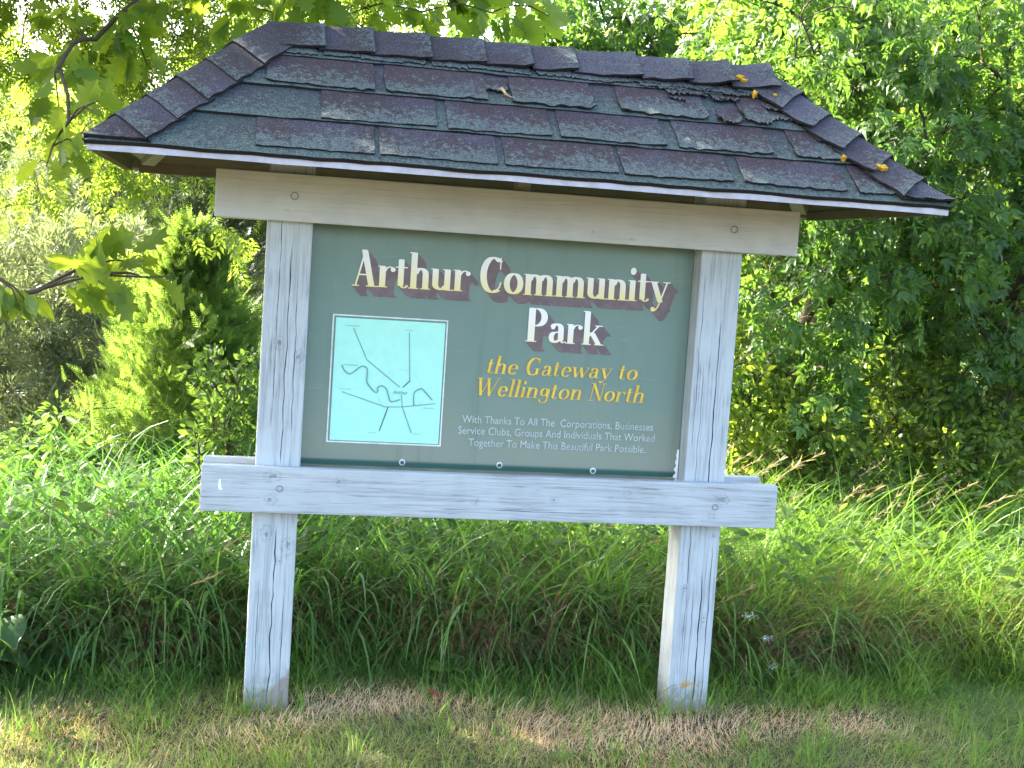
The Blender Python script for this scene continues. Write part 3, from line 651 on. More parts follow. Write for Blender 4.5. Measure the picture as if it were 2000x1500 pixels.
def tab(sl, u0, u1, v0, v1, curl, tint, rag=1.0):
    global sd; sd += 1; wv, w2, w3 = wob(sd), wob(sd + 500), wob(sd + 900); r_ = random.Random(sd); sk = r_.uniform(-.010, .010); cc = r_.random()
    def fn(s, t):
        v = v0 + (v1 - v0) * t + (1 - t) * (rag * .010 * wv(s * 8) + sk * (s - .5)); u = u0 + (u1 - u0) * s + rag * .006 * w2(t * 4 + 3 * (s > .5)) * (1 if s in (0, 1) else 0)
        u = min(max(u, sl.lo(v) + .03), sl.hi(v) - .03)
        c = (1 - t) ** 2
        h = .0155 - .006 * t + .0022 * w3(s * 5 + t * 3) + curl * c * (.4 + .6 * w3(s * 3 + cc * 9)) + curl * .8 * c * (abs(s - .5) * 2) ** 4 * r_.random()
        return sl.p(u, v, h), sl.p(u, v, max(h - .007, .003))
    patch(acc, fn, 16, 6, tint, 1, 0)
row1 = [(-.038, .276, .5), (.305, .625, .6), (.662, .979, .5), (1.009, 1.325, .7), (1.377, 1.682, .8), (1.734, 1.86, .4)]
row2 = [(.142, .461, .5), (.507, .801, .5), (.843, 1.151, .6), (1.207, 1.489, .9), (1.577, 1.73, .6)]
row3 = [(-.018, .284, .8), (.329, .627, .9), (.714, .957, 1.0), (1.052, 1.318, .8), (1.448, 1.53, .9)]
for k, (row, v0, v1) in enumerate(((row1, .020, .166), (row2, .180, .333), (row3, .346, .503))):
    for (a, c, t) in row:
        tab(FRONT, a - EX0 - .007, c - EX0 + .007, v0, v1, (.003, .004, .008)[k] * (1 + .8 * (a > .7) + .8 * (a > 1.3)), t, (.6, .8, 1.4)[k] * (1 + .4 * (a > 1)))
for (a, v, w_, hh, cu_, t) in ((1.40, .50, .10, .06, .02, .9), (1.52, .53, .11, .05, .018, .1), (1.58, .44, .09, .07, .016, .8), (1.62, .36, .08, .06, .018, .2), (1.25, .52, .12, .05, .012, .6), (1.66, .28, .07, .08, .012, .9), (1.74, .18, .09, .09, .012, .5), (1.45, .58, .10, .05, .02, .3), (1.10, .53, .10, .05, .01, .2)):
    tab(FRONT, a - EX0, a + w_ - EX0, v, v + hh, cu_ * .45, t, 1.8)
for k in range(16):      # broken, lifted scraps at the worn right end
    r_ = random.Random(k + 70); a_ = r_.uniform(1.15, 1.62); v_ = r_.uniform(.36, .60); a_ = min(a_, 2.0 - v_ * .69 - .13)
    tab(FRONT, a_ - EX0, a_ - EX0 + r_.uniform(.04, .09), v_, v_ + r_.uniform(.03, .06), r_.uniform(.004, .011), r_.random(), 2.0)
tab(FRONT, 1.36 - EX0, 1.43 - EX0, .335, .43, .02, .9, 2.0); tab(FRONT, .63 - EX0, .70 - EX0, .40, .47, .012, .3, 1.6)
for sl in (BACK, LEFT, RIGHT):
    for k, (v0, v1) in enumerate(((.022, .160), (.182, .325), (.348, .494))):
        u = sl.lo(v0) + .05 + .1 * (k % 2); r_ = random.Random(k + 31)
        while u < sl.hi(v0) - .08:
            w_ = r_.uniform(.26, .31)
            if sl.hi(v1) - sl.lo(v1) > .15: tab(sl, u, min(u + w_, sl.hi(v0) - .04), v0, v1, .003, r_.random())
            u += w_ + .04
for k in range(14):      # thin ragged starter strip under the ridge caps
    u0 = RX0 - EX0 + .05 + k * .11; tab(FRONT, u0, u0 + .09 + .02 * (k % 3), .515 + .006 * (k % 2), .60, .003, (k * .37) % 1, 1.3)
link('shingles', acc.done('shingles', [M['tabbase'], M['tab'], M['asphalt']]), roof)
# ridge caps and hip caps: bent pads that fold over the edge
def cap_me(name, A, Bv, along, dirA, dirB, wA, wB, ln, lift, seed, curl, tint, zmin=None, slant=0.0):
    """A = lower end of the pad on the edge line; along = unit vector of the line; dirA, dirB = the two slopes' directions away from the edge"""
    acc_ = Acc(); wv, w2 = wob(seed), wob(seed + 77); up = unit(-(dirA + dirB)) if np.linalg.norm(dirA + dirB) > .1 else np.array([0, 0, 1.]); nA = unit(np.cross(along, dirA)); nB = unit(np.cross(along, dirB))
    if nA @ up < 0: nA = -nA
    if nB @ up < 0: nB = -nB
    def fn(s, t):
        q = (s - .5) * 2; dr, nn, ww = (dirA, nA, wA) if q < 0 else (dirB, nB, wB); a = abs(q)
        l = ln * t + (1 - t) * .010 * wv(s * 7) * curl * 40
        e = a * ww * (1 + .10 * w2(t * 7) * (a > .99))
        h = lift * (1 - t * .75) + .017 + curl * (a ** 3) * (1 - .5 * t) * (.6 + .5 * wv(t * 4 + s)) + curl * (1 - t) ** 3 * (.6 + wv(s * 6))
        k = min(1, a * 4); n_ = unit(nn * k + up * (1 - k)); c_ = A + along * (l - slant * e) + dr * e
        if zmin is not None and c_[2] < zmin: c_ = c_ + along * (zmin - c_[2]) / along[2]
        return c_ + n_ * h, c_ + n_ * max(h - .008, .001)
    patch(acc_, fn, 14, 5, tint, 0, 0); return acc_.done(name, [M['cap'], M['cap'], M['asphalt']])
ridge_px = [(.004, .147), (.163, .297), (.321, .473), (.497, .644), (.660, .793), (.826, .938), (.960, 1.146), (1.18, 1.311), (1.335, 1.46), (1.48, 1.60)]
dF = -FRONT.V; dB = -BACK.V
for i, (a, c) in enumerate(ridge_px):
    o = link('ridge_cap', cap_me('ridge_cap', np.array([c, RY, RZ]), None, np.array([-1., 0, 0]), dF, dB, .135, .13, (c - a) + .035, .006 + .002 * (i % 2), 200 + i, (.009, .006, .010, .006, .012, .008, .010, .016, .020, .020)[i], (.15, .2, .3, .1, .2, .5, .95, .9, .6, .8)[i]), roof)
def hip(P0, P1, sA, sB, n, seed, curl, tints):
    P0, P1 = np.array(P0, float), np.array(P1, float); L = np.linalg.norm(P1 - P0); al = (P1 - P0) / L
    def away(sl, other):
        d = np.cross(sl.N, al); d = unit(d); mid = sl.O + sl.U * sl.ln * .5 + sl.V * sl.L * .3
        return d if d @ (mid - (P0 + P1) / 2) > 0 else -d
    dA, dB_ = away(sA, sB), away(sB, sA); step = (L - .035) / n
    for i in range(n):
        link('hip_cap', cap_me('hip_cap', P0 + al * (i * step - .012), None, al, dA, dB_, .130, .130, step + .03, .008 + .002 * (i % 2), seed + i, curl, tints[i % len(tints)], EZ - .004, .30), roof)
hip((EX0, EY0, EZ), (RX0, RY, RZ), FRONT, LEFT, 6, 300, .0012, (.1, .2, .15, .2, .1, .3))
hip((EX1, EY0, EZ), (RX1, RY, RZ), FRONT, RIGHT, 6, 330, .011, (.9, .3, .1, .6, .9, .4))
hip((EX0, EY1, EZ), (RX0, RY, RZ), BACK, LEFT, 6, 360, .001, (.3, .5))
hip((EX1, EY1, EZ), (RX1, RY, RZ), BACK, RIGHT, 6, 390, .001, (.3, .5))
# drip edge: a thin pale strip all round, slightly wavy along the front
ring = []
def side_pts(p, q, n): return [(p[0] + (q[0] - p[0]) * i / n, p[1] + (q[1] - p[1]) * i / n) for i in range(n)]
cor = [(EX0 - .004, EY0 - .006), (EX1 + .004, EY0 - .006), (EX1 + .004, EY1 + .006), (EX0 - .004, EY1 + .006)]
for i in range(4): ring += side_pts(cor[i], cor[(i + 1) % 4], 24)
n_ = len(ring); V = []; F = []; wv = wob(5)
for k, (x, y) in enumerate(ring):
    dz = .0025 * wv(k * .35) ; cx_, cy_ = (EX0 + EX1) / 2, (EY0 + EY1) / 2
    ix = x + (.003 if x < cx_ else -.003); iy = y + (.003 if y < cy_ else -.003); jx = x + (.05 if x < cx_ - 1.1 else -.05 if x > cx_ + 1.1 else 0); jy = y + (.05 if y < cy_ - .4 else -.05 if y > cy_ + .4 else 0)
    V += [(x, y, 1.7405 + dz), (x, y, 1.7145 + dz), (ix, iy, 1.7145 + dz), (ix, iy, 1.7375 + dz)]
for k in range(n_):
    a, c = 4 * k, 4 * ((k + 1) % n_)
    F += [(a, a + 1, c + 1, c), (a + 1, a + 2, c + 2, c + 1), (a + 2, a + 3, c + 3, c + 2), (a + 3, a, c, c + 3)]
link('drip_edge', mesh_py('drip_edge', V, F, M['drip']), roof)
# timbers under the roof
def beam(name, A, Bp, w, h, mat, parent, upv=(0, 0, 1)):
    A, Bp = np.array(A, float), np.array(Bp, float); t = unit(Bp - A); s_ = unit(np.cross(t, np.array(upv, float))); n_ = np.cross(s_, t)
    V = [P + s_ * a * w / 2 + n_ * c * h / 2 for P in (A, Bp) for a, c in ((-1, -1), (1, -1), (1, 1), (-1, 1))]
    F = [(0, 1, 5, 4), (1, 2, 6, 5), (2, 3, 7, 6), (3, 0, 4, 7), (0, 3, 2, 1), (4, 5, 6, 7)]; return link(name, mesh_py(name, V, F, mat), parent)
for (c, rdg) in (((EX0, EY0), (RX0, RY)), ((EX1, EY0), (RX1, RY)), ((EX0, EY1), (RX0, RY)), ((EX1, EY1), (RX1, RY))):
    k = .16; a = (c[0] + (rdg[0] - c[0]) * k, c[1] + (rdg[1] - c[1]) * k, EZ + rise * k - .05); q = (rdg[0] * .96 + c[0] * .04, rdg[1] * .96 + c[1] * .04, RZ - rise * .04 - .055)
    beam('hip_rafter', a, q, .05, .06, M['beam'], roof)
beam('ridge_beam', (RX0 + .04, RY, RZ - .075), (RX1 - .04, RY, RZ - .075), .04, .08, M['beam'], roof)
beam('eave_board', (EX0 + .05, EY1 - .018, 1.728), (EX1 - .05, EY1 - .018, 1.728), .022, .04, M['underside'], roof)
beam('eave_board', (EX0 + .018, EY0 + .04, 1.728), (EX0 + .018, EY1 - .04, 1.728), .022, .03, M['underside'], roof)
beam('eave_board', (EX1 - .018, EY0 + .04, 1.728), (EX1 - .018, EY1 - .04, 1.728), .022, .03, M['underside'], roof)
# pale boards nailed under the two hip ends
for sl, u0, u1, v0, v1 in ((LEFT, .10, .85, .05, .27), (RIGHT, .25, .85, .13, .27)):
    pts = [sl.p(max(u0, sl.lo(v) + .05) if k in (0, 3) else min(u1, sl.hi(v) - .05), v, h) for h in (-.019, -.034) for k, v in ((0, v0), (1, v0), (2, v1), (3, v1))]
    link('end_board', mesh_py('end_board', pts, [(0, 1, 2, 3), (7, 6, 5, 4), (0, 4, 5, 1), (1, 5, 6, 2), (2, 6, 7, 3), (3, 7, 4, 0)], M['beam']), roof)
beam('strut', (.80, .05, 1.70), (.80, .05, 2.06), .045, .06, M['beam'], roof, (0, 1, 0))
# lichen on the right end of the roof
def lichen(x, v, rx, rv, seed):
    r_ = random.Random(seed); n = 22; c = [FRONT.p(x - EX0, v, .036)]; rim = []; low = []
    for i in range(n):
        a = 6.283 * i / n; k = r_.uniform(.35, 1.2); rim.append(FRONT.p(x - EX0 + rx * .8 * k * math.cos(a), v + rv * .8 * k * math.sin(a), .033)); low.append(FRONT.p(x - EX0 + rx * .84 * k * math.cos(a), v + rv * .84 * k * math.sin(a), .015))
    link('lichen', mesh_py('lichen', c + rim + low, [(0, 1 + i, 1 + (i + 1) % n) for i in range(n)] + [(1 + i, 1 + n + i, 1 + n + (i + 1) % n, 1 + (i + 1) % n) for i in range(n)], M['lichen']), roof)
for q in ((1.478, .592, .020, .016, 1), (1.508, .505, .010, .013, 2), (1.829, .144, .032, .016, 3), (1.719, .181, .011, .008, 4), (1.575, .50, .008, .008, 5), (1.49, .575, .012, .009, 6)): lichen(*q)
tw = [FRONT.p(.672 - EX0 + dx, .375 + dv, .024 + dh) for dx, dv, dh in ((-.004, .022, 0), (.004, .022, .004), (.009, .008, .006), (.014, -.006, .004), (.026, -.014, .002), (.044, -.018, 0))]
Vt, Ft = tubes([(np.array(tw), np.array([.003, .005, .0045, .004, .002, .001]))], 6)
tag(link('twig', mesh_np('twig', Vt, Ft, plain('tan_catkin', (.42, .30, .14), .9))), 'small curled tan twig lying on the dark roof shingles', 'twig')

# ------------------------------------------------------------------ oak on the left, leaning its branches over the sign
g = np.random.default_rng(11)
t = Tree([(-1.75, .15, -.1), (-1.72, .12, .7), (-1.66, .08, 1.5), (-1.5, .05, 2.3), (-1.3, .15, 3.1), (-1.05, .35, 3.9), (-.9, .5, 4.8)], .11)
limb = t.grow((-.55, -.32, 2.28), 8, .02, root=2, gen=g)
for q in [(-.1, -.1, 2.9), (.4, .3, 3.3), (.9, .5, 3.4), (0, .6, 3.5), (-.5, .9, 3.4), (-1.2, 1.3, 3.3)]: t.grow(q, 8, .06, gen=g)
t.tips = []
sd_ = np.array(SUN_DIR); p_ = np.stack([g.uniform(-.8, 2.5, 2600), g.uniform(-.9, .6, 2600), g.uniform(0, 2.2, 2600)], 1)
k_ = (g.uniform(2.5, 3.9, 2600) - p_[:, 2]) / sd_[2]; p_ = p_ + sd_ * k_[:, None]
dv = p_ - np.array([-.0325, -4.4035, 1.4951]); dz = dv @ np.array(F_); ok_ = (dz > .3) & ((np.abs(dv @ np.array(R_) / dz) > .40) | (dv @ np.array(U_) / dz > .31)) & (p_[:, 2] < 4.3)
p_ = p_[ok_][:950]; p_ = p_[np.argsort(np.linalg.norm(p_ - np.array([-1.5, .3, 3.0]), axis=1))]     # unseen twigs added to the crown along the sun's rays to shade the sign
for q in p_: t.grow(q, 6, .06, .04, gen=g)
for q in ell_targets((-.8, 1.7, 3.95), (2.5, 2.0, 1.35), 130, .25, g): t.grow(q, 6, .06, .06, gen=g)
for q in [(-.35, .85, 2.42), (.1, .65, 2.43), (.62, .8, 2.44), (.9, .8, 2.47), (.0, .5, 2.30), (.25, .6, 2.34), (.5, .5, 2.36), (.75, .6, 2.39), (.95, .5, 2.38), (-.2, .6, 2.30), (-.62, .8, 2.2), (-.5, .8, 2.25), (-.72, .6, 2.05), (-.8, .8, 2.3), (-.45, .9, 2.14), (-.75, .9, 1.95)]: t.grow(q, 6, .05, .03, gen=g)
L1 = t.leaves(OAK, (11, 17), .112, .05, .55, gen=g); n_main = len(t.tips)
# the low sprays in front of the left-hand view
sp = t.grow((-.62, -.30, 1.385), 7, .03, .05, root=1, gen=g); tipsA = []
for q in [(-.48, -.30, 1.40), (-.40, -.32, 1.38), (-.31, -.28, 1.375), (-.25, -.30, 1.38), (-.36, -.25, 1.42)]: tipsA.append(t.grow(q, 4, .04, 0, root=sp[-1], gen=g))
LA = t.leaves(OAK, (6, 8), .12, .035, .12, tipsA, g, up=.2)
sp2 = t.grow((-.74, -.32, 1.36), 6, .03, 0, root=1, gen=g); tipsB = []
for q in [(-.66, -.33, 1.27), (-.72, -.30, 1.28), (-.62, -.30, 1.26), (-.70, -.32, 1.22)]: tipsB.append(t.grow(q, 4, .05, .02, root=sp2[-1], gen=g))
LB = t.leaves(WIDE, (5, 8), .085, .03, .6, tipsB, g, up=.3)
tipsC = []
for q in [(-.64, .3, 1.87), (-.48, .35, 1.95), (-.70, .3, 1.72), (-.60, .35, 1.80), (-.55, .2, 1.9)]: tipsC.append(t.grow(q, 6, .05, .03, gen=g))
LC = t.leaves(OAK, (4, 7), .10, .05, .6, tipsC, g)
finish('oak_tree', t, cat_leaves([L1, LA, LB, LC]), M['bark'], M['oak_leaf'], 'oak at the left edge with big lobed leaves hanging low over the shingled roof', 'tree', sides=8)

# ------------------------------------------------------------------ backlit trees behind
def leafy_tree(name, base, h, r0, c, rad, n, per, size, spread, tmpl, bark, leaf, label, seed, shell=.35, droop=.6, lean=(0, 0), extra=(), zlo=None, group=None, lump=.25, lmat=None):
    g = np.random.default_rng(seed); b0 = np.array(base, float); top = np.array([base[0] + lean[0], base[1] + lean[1], h])
    tr = [b0 - np.array([0, 0, .1])] + [b0 + (top - b0) * f + np.append(g.normal(size=2) * .03 * h * f, 0) for f in np.linspace(.12, 1, 8)]
    t = Tree(tr, r0)
    for q in ell_targets(c, np.array(rad) * .65, 12, .5, g): t.grow(q, 8, .08, gen=g)
    t.tips = []
    for q in ell_targets(c, rad, n, shell, g, zlo, lump): t.grow(q, 6, .08, .05, gen=g)
    for q in extra: t.grow(q, 7, .06, .05, gen=g)
    return finish(name, t, t.leaves(tmpl, per, size, spread, droop, gen=g), bark, leaf, label, 'tree', group)
leafy_tree('maple_tree', (-1.45, 2.95, 0), 3.6, .024, (-.85, 2.75, 2.55), (1.25, .6, .95), 440, (10, 17), .088, .10, SPRIG, M['bark_pale'], M['maple_leaf'],
           'slender yellow-green backlit tree rising behind the left end of the roof', 21, .3, .8,
           extra=[(-.55, 2.45, 1.74), (-.35, 2.5, 1.55), (-.12, 2.45, 1.6), (-.8, 2.5, 1.75), (-1.0, 2.6, 1.85), (-.15, 2.45, 1.38), (-.35, 2.5, 1.78), (-.7, 2.5, 1.9), (-.95, 2.5, 1.7), (-.2, 2.5, 1.82)])
leafy_tree('box_elder_tree', (3.15, 3.3, 0), 4.4, .07, (3.05, 3.0, 2.05), (1.2, .9, 1.85), 440, (15, 25), .106, .12, ELDER, M['bark'], M['elder_leaf'],
           'dense box elder with drooping leaf fans right behind the right post', 22, .25, .9)
leafy_tree('box_elder_tree', (4.5, 3.5, 0), 4.6, .08, (4.45, 3.2, 2.15), (1.2, .9, 1.95), 440, (15, 25), .106, .12, ELDER, M['bark'], M['elder_leaf'],
           'dense box elder at the right edge of the photo, beside the tall grass bank', 23, .25, .9)
leafy_tree('box_elder_tree', (2.4, 5.2, 0), 4.4, .07, (2.6, 5.0, 2.5), (1.4, .8, 1.6), 300, (12, 18), .13, .13, ELDER, M['bark'], M['elder_leaf'],
           'open-crowned box elder with dark forked branches showing above the middle of the roof', 24, .3, .7, lump=.35, extra=[(1.3, 4.9, 3.05), (1.6, 5.0, 3.1), (1.9, 5.0, 2.9), (1.0, 5.0, 2.95), (2.3, 4.9, 2.2), (2.8, 4.9, 2.0)])
leafy_tree('ash_tree', (.7, 6.4, 0), 4.6, .06, (.6, 6.2, 3.5), (1.5, .9, .8), 190, (9, 14), .13, .12, SPRIG, M['bark'], M['maple_leaf'],
           'thin airy tree with white sky between its leaves, above the left roof ridge', 25, .3, .7, lump=.4)
# a wood farther back
spots = [(-3.6, 10.5, 1.0, 'rounded green tree far behind the grey-green shrubs at the left edge', 31), (-1.6, 12.5, .95, 'rounded green tree farthest back behind the dark conifer', 32), (.8, 11.5, .85, 'low rounded tree hidden mostly behind the green board', 33),
         (3.2, 10.5, 1.0, 'rounded tree glimpsed through gaps just right of the right post', 34), (5.6, 9.5, 1.6, 'tall rounded tree filling gaps behind the middle box elder', 35), (7.6, 8.5, 1.6, 'tall rounded tree behind the right edge of the photo', 36)]
spots += [(x_, y_, s__, l_, i_) for (x_, y_, s__, l_, i_) in ((-7.5, 12, 1.5, 'rounded tree of the far wood, leftmost, beyond the left edge of the photo', 37), (-11, 9, 1.6, 'rounded tree standing well left of the sign, level with the far wood', 38), (11, 10, 1.7, 'rounded tree of the far wood, well right of the box elders', 39), (14.5, 7.5, 1.7, 'rounded tree farthest right of all the far wood', 40),
          (-4.5, 17, 1.4, 'rounded tree of the rearmost row, behind the grey-green shrubs', 41), (0.5, 18, 1.25, 'rounded tree of the rearmost row, straight behind the board', 42), (5, 17, 1.5, 'rounded tree of the rearmost row, behind the right post', 43), (9.5, 16, 1.9, 'rounded tree of the rearmost row, at the right', 44))]
src = None
for (x, y, s_, lab, sdv) in spots:
    if src is None:
        src = leafy_tree('broadleaf_tree', (x, y, 0), 2.9, .09, (x, y, 1.75), (1.6, 1.3, 1.6), 300, (14, 22), .22, .2, SPRIG, M['bark'], M['maple_leaf'], lab, sdv, .3, .6, group='trees of the wood far behind the sign'); o = src
    else:
        o = src.copy(); COL.objects.link(o)
        for ch in src.children: c_ = ch.copy(); COL.objects.link(c_); c_.parent = o
        o.location = (x, y, 0); o['label'] = lab
    o.scale = (s_, s_, s_); o.rotation_euler = (0, 0, sdv * 1.3)

# ------------------------------------------------------------------ shrubs and conifers
def shrub(name, base, stems, c, rad, n, per, size, spread, tmpl, bark, leaf, label, cat_, seed, droop=.1, shell=.3, zlo=.05, group=None, r0=.03, up=.3):
    g = np.random.default_rng(seed); t = Tree([np.array(base) - [0, 0, .05], np.array(base) + [0, 0, .05]], r0)
    for q in ell_targets(c, np.array(rad) * .7, stems, .6, g, zlo): t.grow(q, 7, .07, root=1, gen=g)
    t.tips = []
    for q in ell_targets(c, rad, n, shell, g, zlo): t.grow(q, 5, .07, gen=g)
    return finish(name, t, t.leaves(tmpl, per, size, spread, droop, gen=g, up=up), bark, leaf, label, cat_, group, 5)
WIL = kite(.20, .1, -.05)
shrub('willow_shrub', (-1.35, 4.9, 0), 8, (-1.35, 4.9, .85), (1.05, .8, .95), 900, (44, 64), .06, .075, WIL, M['bark_pale'], M['willow_leaf'], 'grey-green fine-leaved shrub left of the bright cedar', 'shrub', 41, -.3, .25)
shrub('willow_shrub', (-2.0, 6.8, 0), 14, (-1.9, 6.8, 1.25), (1.1, .9, 1.2), 750, (40, 56), .065, .085, WIL, M['bark_pale'], M['willow_leaf'], 'taller grey-green shrub standing behind the lower one at the left edge', 'shrub', 42, -.3, .25)
def conifer(name, base, h, r, n, size, leaf, label, seed, flare=1.0, tmpl=FROND):
    g = np.random.default_rng(seed); b0 = np.array(base, float); t = Tree([b0 + [0, 0, -.05]] + [b0 + [g.normal() * .01, g.normal() * .01, h * f] for f in np.linspace(.08, .97, 12)], .03)
    nb = 300; zb = h * (.04 + .93 * g.random(nb) ** 1.2); ab = g.random(nb) * 6.283
    rb = r * (1 - zb / h) ** .85 * (.75 + .4 * g.random(nb)) + .02; up = .35 + .5 * g.random(nb)
    A0 = np.stack([np.full(nb, b0[0]), np.full(nb, b0[1]), b0[2] + zb], 1); A1 = A0 + np.stack([rb * np.cos(ab), rb * np.sin(ab), rb * up + .03], 1)
    for p in A1: t.grow(p, 3, .04, gen=g)
    k = g.integers(0, nb, n); u_ = (.35 + .7 * g.random(n))[:, None]; L_ = np.linalg.norm(A1 - A0, axis=1)[k][:, None]
    q = A0[k] + (A1[k] - A0[k]) * u_ + g.normal(size=(n, 3)) * (.025 + .10 * L_ * (1.15 - u_)); ax = unit(A1[k] - A0[k])
    d = unit(ax + np.array([0, 0, .35]) + g.normal(size=(n, 3)) * .45); nr = unit(g.normal(size=(n, 3)) + np.array([0, 0, .3]))
    return finish(name, t, instances(tmpl, q, d, nr, size * (.6 + .8 * g.random(n)), g.random(n)), M['bark'], leaf, label, 'tree', None, 5)
conifer('cedar_tree', (-.36, 3.4, 0), 1.52, .60, 12000, .085, M['cedar_leaf'], 'small bright green feathery cedar just left of the left post', 51)
conifer('spruce_tree', (-.55, 7.6, 0), 3.0, .95, 6000, .13, M['spruce_leaf'], 'dark conifer in shade behind the bright cedar, under the left eave', 52)
shrub('honeysuckle_shrub', (-.10, 1.9, 0), 8, (-.10, 1.9, .60), (.24, .3, .5), 150, (10, 16), .04, .05, WIDE, M['bark'], M['weed_leaf'], 'small yellow-green shrub touching the left post, in front of the cedar', 'shrub', 43, .2, .3)
shrub('leafy_shrub', (2.75, 2.65, 0), 9, (2.75, 2.65, .52), (.6, .4, .56), 300, (15, 22), .045, .06, WIDE, M['bark'], M['bush_leaf'], 'low sunlit bush behind the grass seed heads, nearest the right post', 'shrub', 44, .3, .3, group='low bushes behind the long grass')
shrub('leafy_shrub', (3.75, 2.75, 0), 9, (3.85, 2.75, .62), (.75, .45, .70), 420, (15, 22), .045, .06, WIDE, M['bark'], M['bush_leaf'], 'low sunlit bush at the right edge, under the drooping box elder', 'shrub', 45, .3, .3, group='low bushes behind the long grass')
shrub('leafy_shrub', (-.95, 2.9, 0), 9, (-.95, 2.9, .22), (.5, .35, .32), 160, (12, 18), .05, .06, WIDE, M['bark'], M['weed_leaf'], 'low leafy bush at the left edge, in front of the grey-green shrub', 'shrub', 46, .3, .3, group='low bushes behind the long grass')

# burdock leaves at the lower left
def burdock(loc, leaves, label, seed):
    g = np.random.default_rng(seed); root = thing('burdock_plant', loc, label, 'plant', 'broad-leaved burdock plants')
    for (az, r, z, s_) in leaves:
        n = 9; th = np.linspace(0, 1, n); V = []; F = []
        out = np.array([math.cos(az), math.sin(az), 0]); side = np.array([-out[1], out[0], 0])
        for i, f in enumerate(th):
            hw = s_ * .46 * (math.sin(math.pi * min(1, f * .86 + .16)) ** .7) * (1 - f ** 6)
            for j in range(7):
                u = (j - 3) / 3; p = out * (r + s_ * f * .9) + side * hw * u + np.array([0, 0, z + .12 * s_ * math.sin(f * 2.6) - s_ * .42 * f * f + .10 * s_ * abs(u) ** 1.5 + .025 * s_ * math.sin(9 * f + 5 * u)]); V.append(p)
        F = [(i * 7 + j, i * 7 + j + 1, (i + 1) * 7 + j + 1, (i + 1) * 7 + j) for i in range(n - 1) for j in range(6)]
        link('leaf', mesh_py('leaf', V, F, M['burdock_leaf'], {'tint': [g.random()] * len(V)}, True), root)
        Vt, Ft = tubes([(np.array([[0, 0, -.02], out * r * .5 + [0, 0, z * .7], out * r + [0, 0, z]]), np.array([.008, .006, .004]))], 5)
        link('stem', mesh_np('stem', Vt, Ft, M['burdock_leaf'], {'tint': np.full(len(Vt), .5)}, True), root)
burdock((-.86, .33, 0), [(-.9, .06, .20, .19), (.1, .05, .14, .16), (-1.9, .05, .12, .17), (-.3, .05, .08, .15)], 'clump of broad dark burdock leaves at the lower left edge of the lawn', 1)
burdock((-.55, .42, 0), [(-1.6, .04, .10, .12), (-.5, .04, .07, .10), (-2.6, .04, .07, .11)], 'smaller burdock rosette between the left post and the bigger burdock clump', 2)

# ------------------------------------------------------------------ grass
def blades(n, pos, az, lean, curve, L, w, seg, g, tint, hue, twist=.6):
    t = np.linspace(0, 1, seg + 1); th = lean[:, None] + curve[:, None] * t[None] ** 1.4; ds = L[:, None] / seg
    dx = np.sin(th) * ds; dz = np.cos(th) * ds
    h = np.concatenate([np.zeros((n, 1)), np.cumsum((dx[:, 1:] + dx[:, :-1]) / 2, 1)], 1); v = np.concatenate([np.zeros((n, 1)), np.cumsum((dz[:, 1:] + dz[:, :-1]) / 2, 1)], 1)
    c, s_ = np.cos(az), np.sin(az); P = pos[:, None, :] + np.stack([h * c[:, None], h * s_[:, None], v], -1)
    a2 = az + np.pi / 2 + g.normal(size=n) * twist; W_ = np.stack([np.cos(a2), np.sin(a2), np.zeros(n)], -1)[:, None, :] * (w[:, None] * (1 - t[None] ** 2.2 * .96) * (.55 + .9 * np.minimum(t[None] * 2.5, 1) * .5))[:, :, None]
    V = np.stack([P - W_ / 2, P + W_ / 2], 2).reshape(-1, 3); k = 2 * (seg + 1)
    i = np.arange(seg) * 2; q = np.stack([i, i + 1, i + 3, i + 2], -1); F = (q[None] + (np.arange(n) * k)[:, None, None]).reshape(-1, 4)
    return V, F, {'tint': np.repeat(tint, k), 'hue': np.repeat(hue, k), 'along': np.tile(np.repeat(t, 2), n)}
def vnoise(x, y, f, seed):
    g = np.random.default_rng(seed); a = g.random(8) * 6.283; k = g.normal(size=(8, 2)) * f
    return sum(np.sin(k[i, 0] * x + k[i, 1] * y + a[i]) for i in range(8)) / 4
def edge_y(x): return .36 + .07 * np.sin(2.1 * x + 1) + .06 * np.sin(5.3 * x) + .04 * np.sin(11.7 * x + 2) + .05 * np.clip(x - 1.6, 0, 2)
def clear_of_posts(x, y): return ~((x > -.03) & (x < W + .03) & (y < D + .06)) & ~((x > S - .03) & (x < S + W + .03) & (y < D + .06))
def clumped(n, x0, x1, y0, depth, power, g, per=9, sp=.035):
    m = n // per; cx = g.uniform(x0, x1, m); cy = edge_y(cx) + y0 + depth * g.random(m) ** power
    ca = g.random(m) * 6.283; cl = g.random(m); k = np.repeat(np.arange(m), per)
    x = cx[k] + g.normal(size=m * per) * sp; y = cy[k] + g.normal(size=m * per) * sp; keep = clear_of_posts(x, y)
    return x[keep], y[keep], ca[k][keep], cl[k][keep]
g = np.random.default_rng(61)
x, y, ca, cl = clumped(40000, -2.0, 4.9, .22, 2.9, 1.5, g); n = len(x)
right = np.clip((x - .6) / 1.8, 0, 1); front = np.exp(-(y - edge_y(x) - .16) / .25)
L = (.38 + .46 * cl * g.random(n) + .18 * g.random(n)) * np.where(x < -.05, 1.1, 1) * (1 + .12 * vnoise(x, y, 2.0, 3)) * (1 - .3 * front * g.random(n))
az = np.where(g.random(n) < .62, ca + g.normal(size=n) * .7, -np.pi / 2 + g.normal(size=n) * .8 + .4 * right)
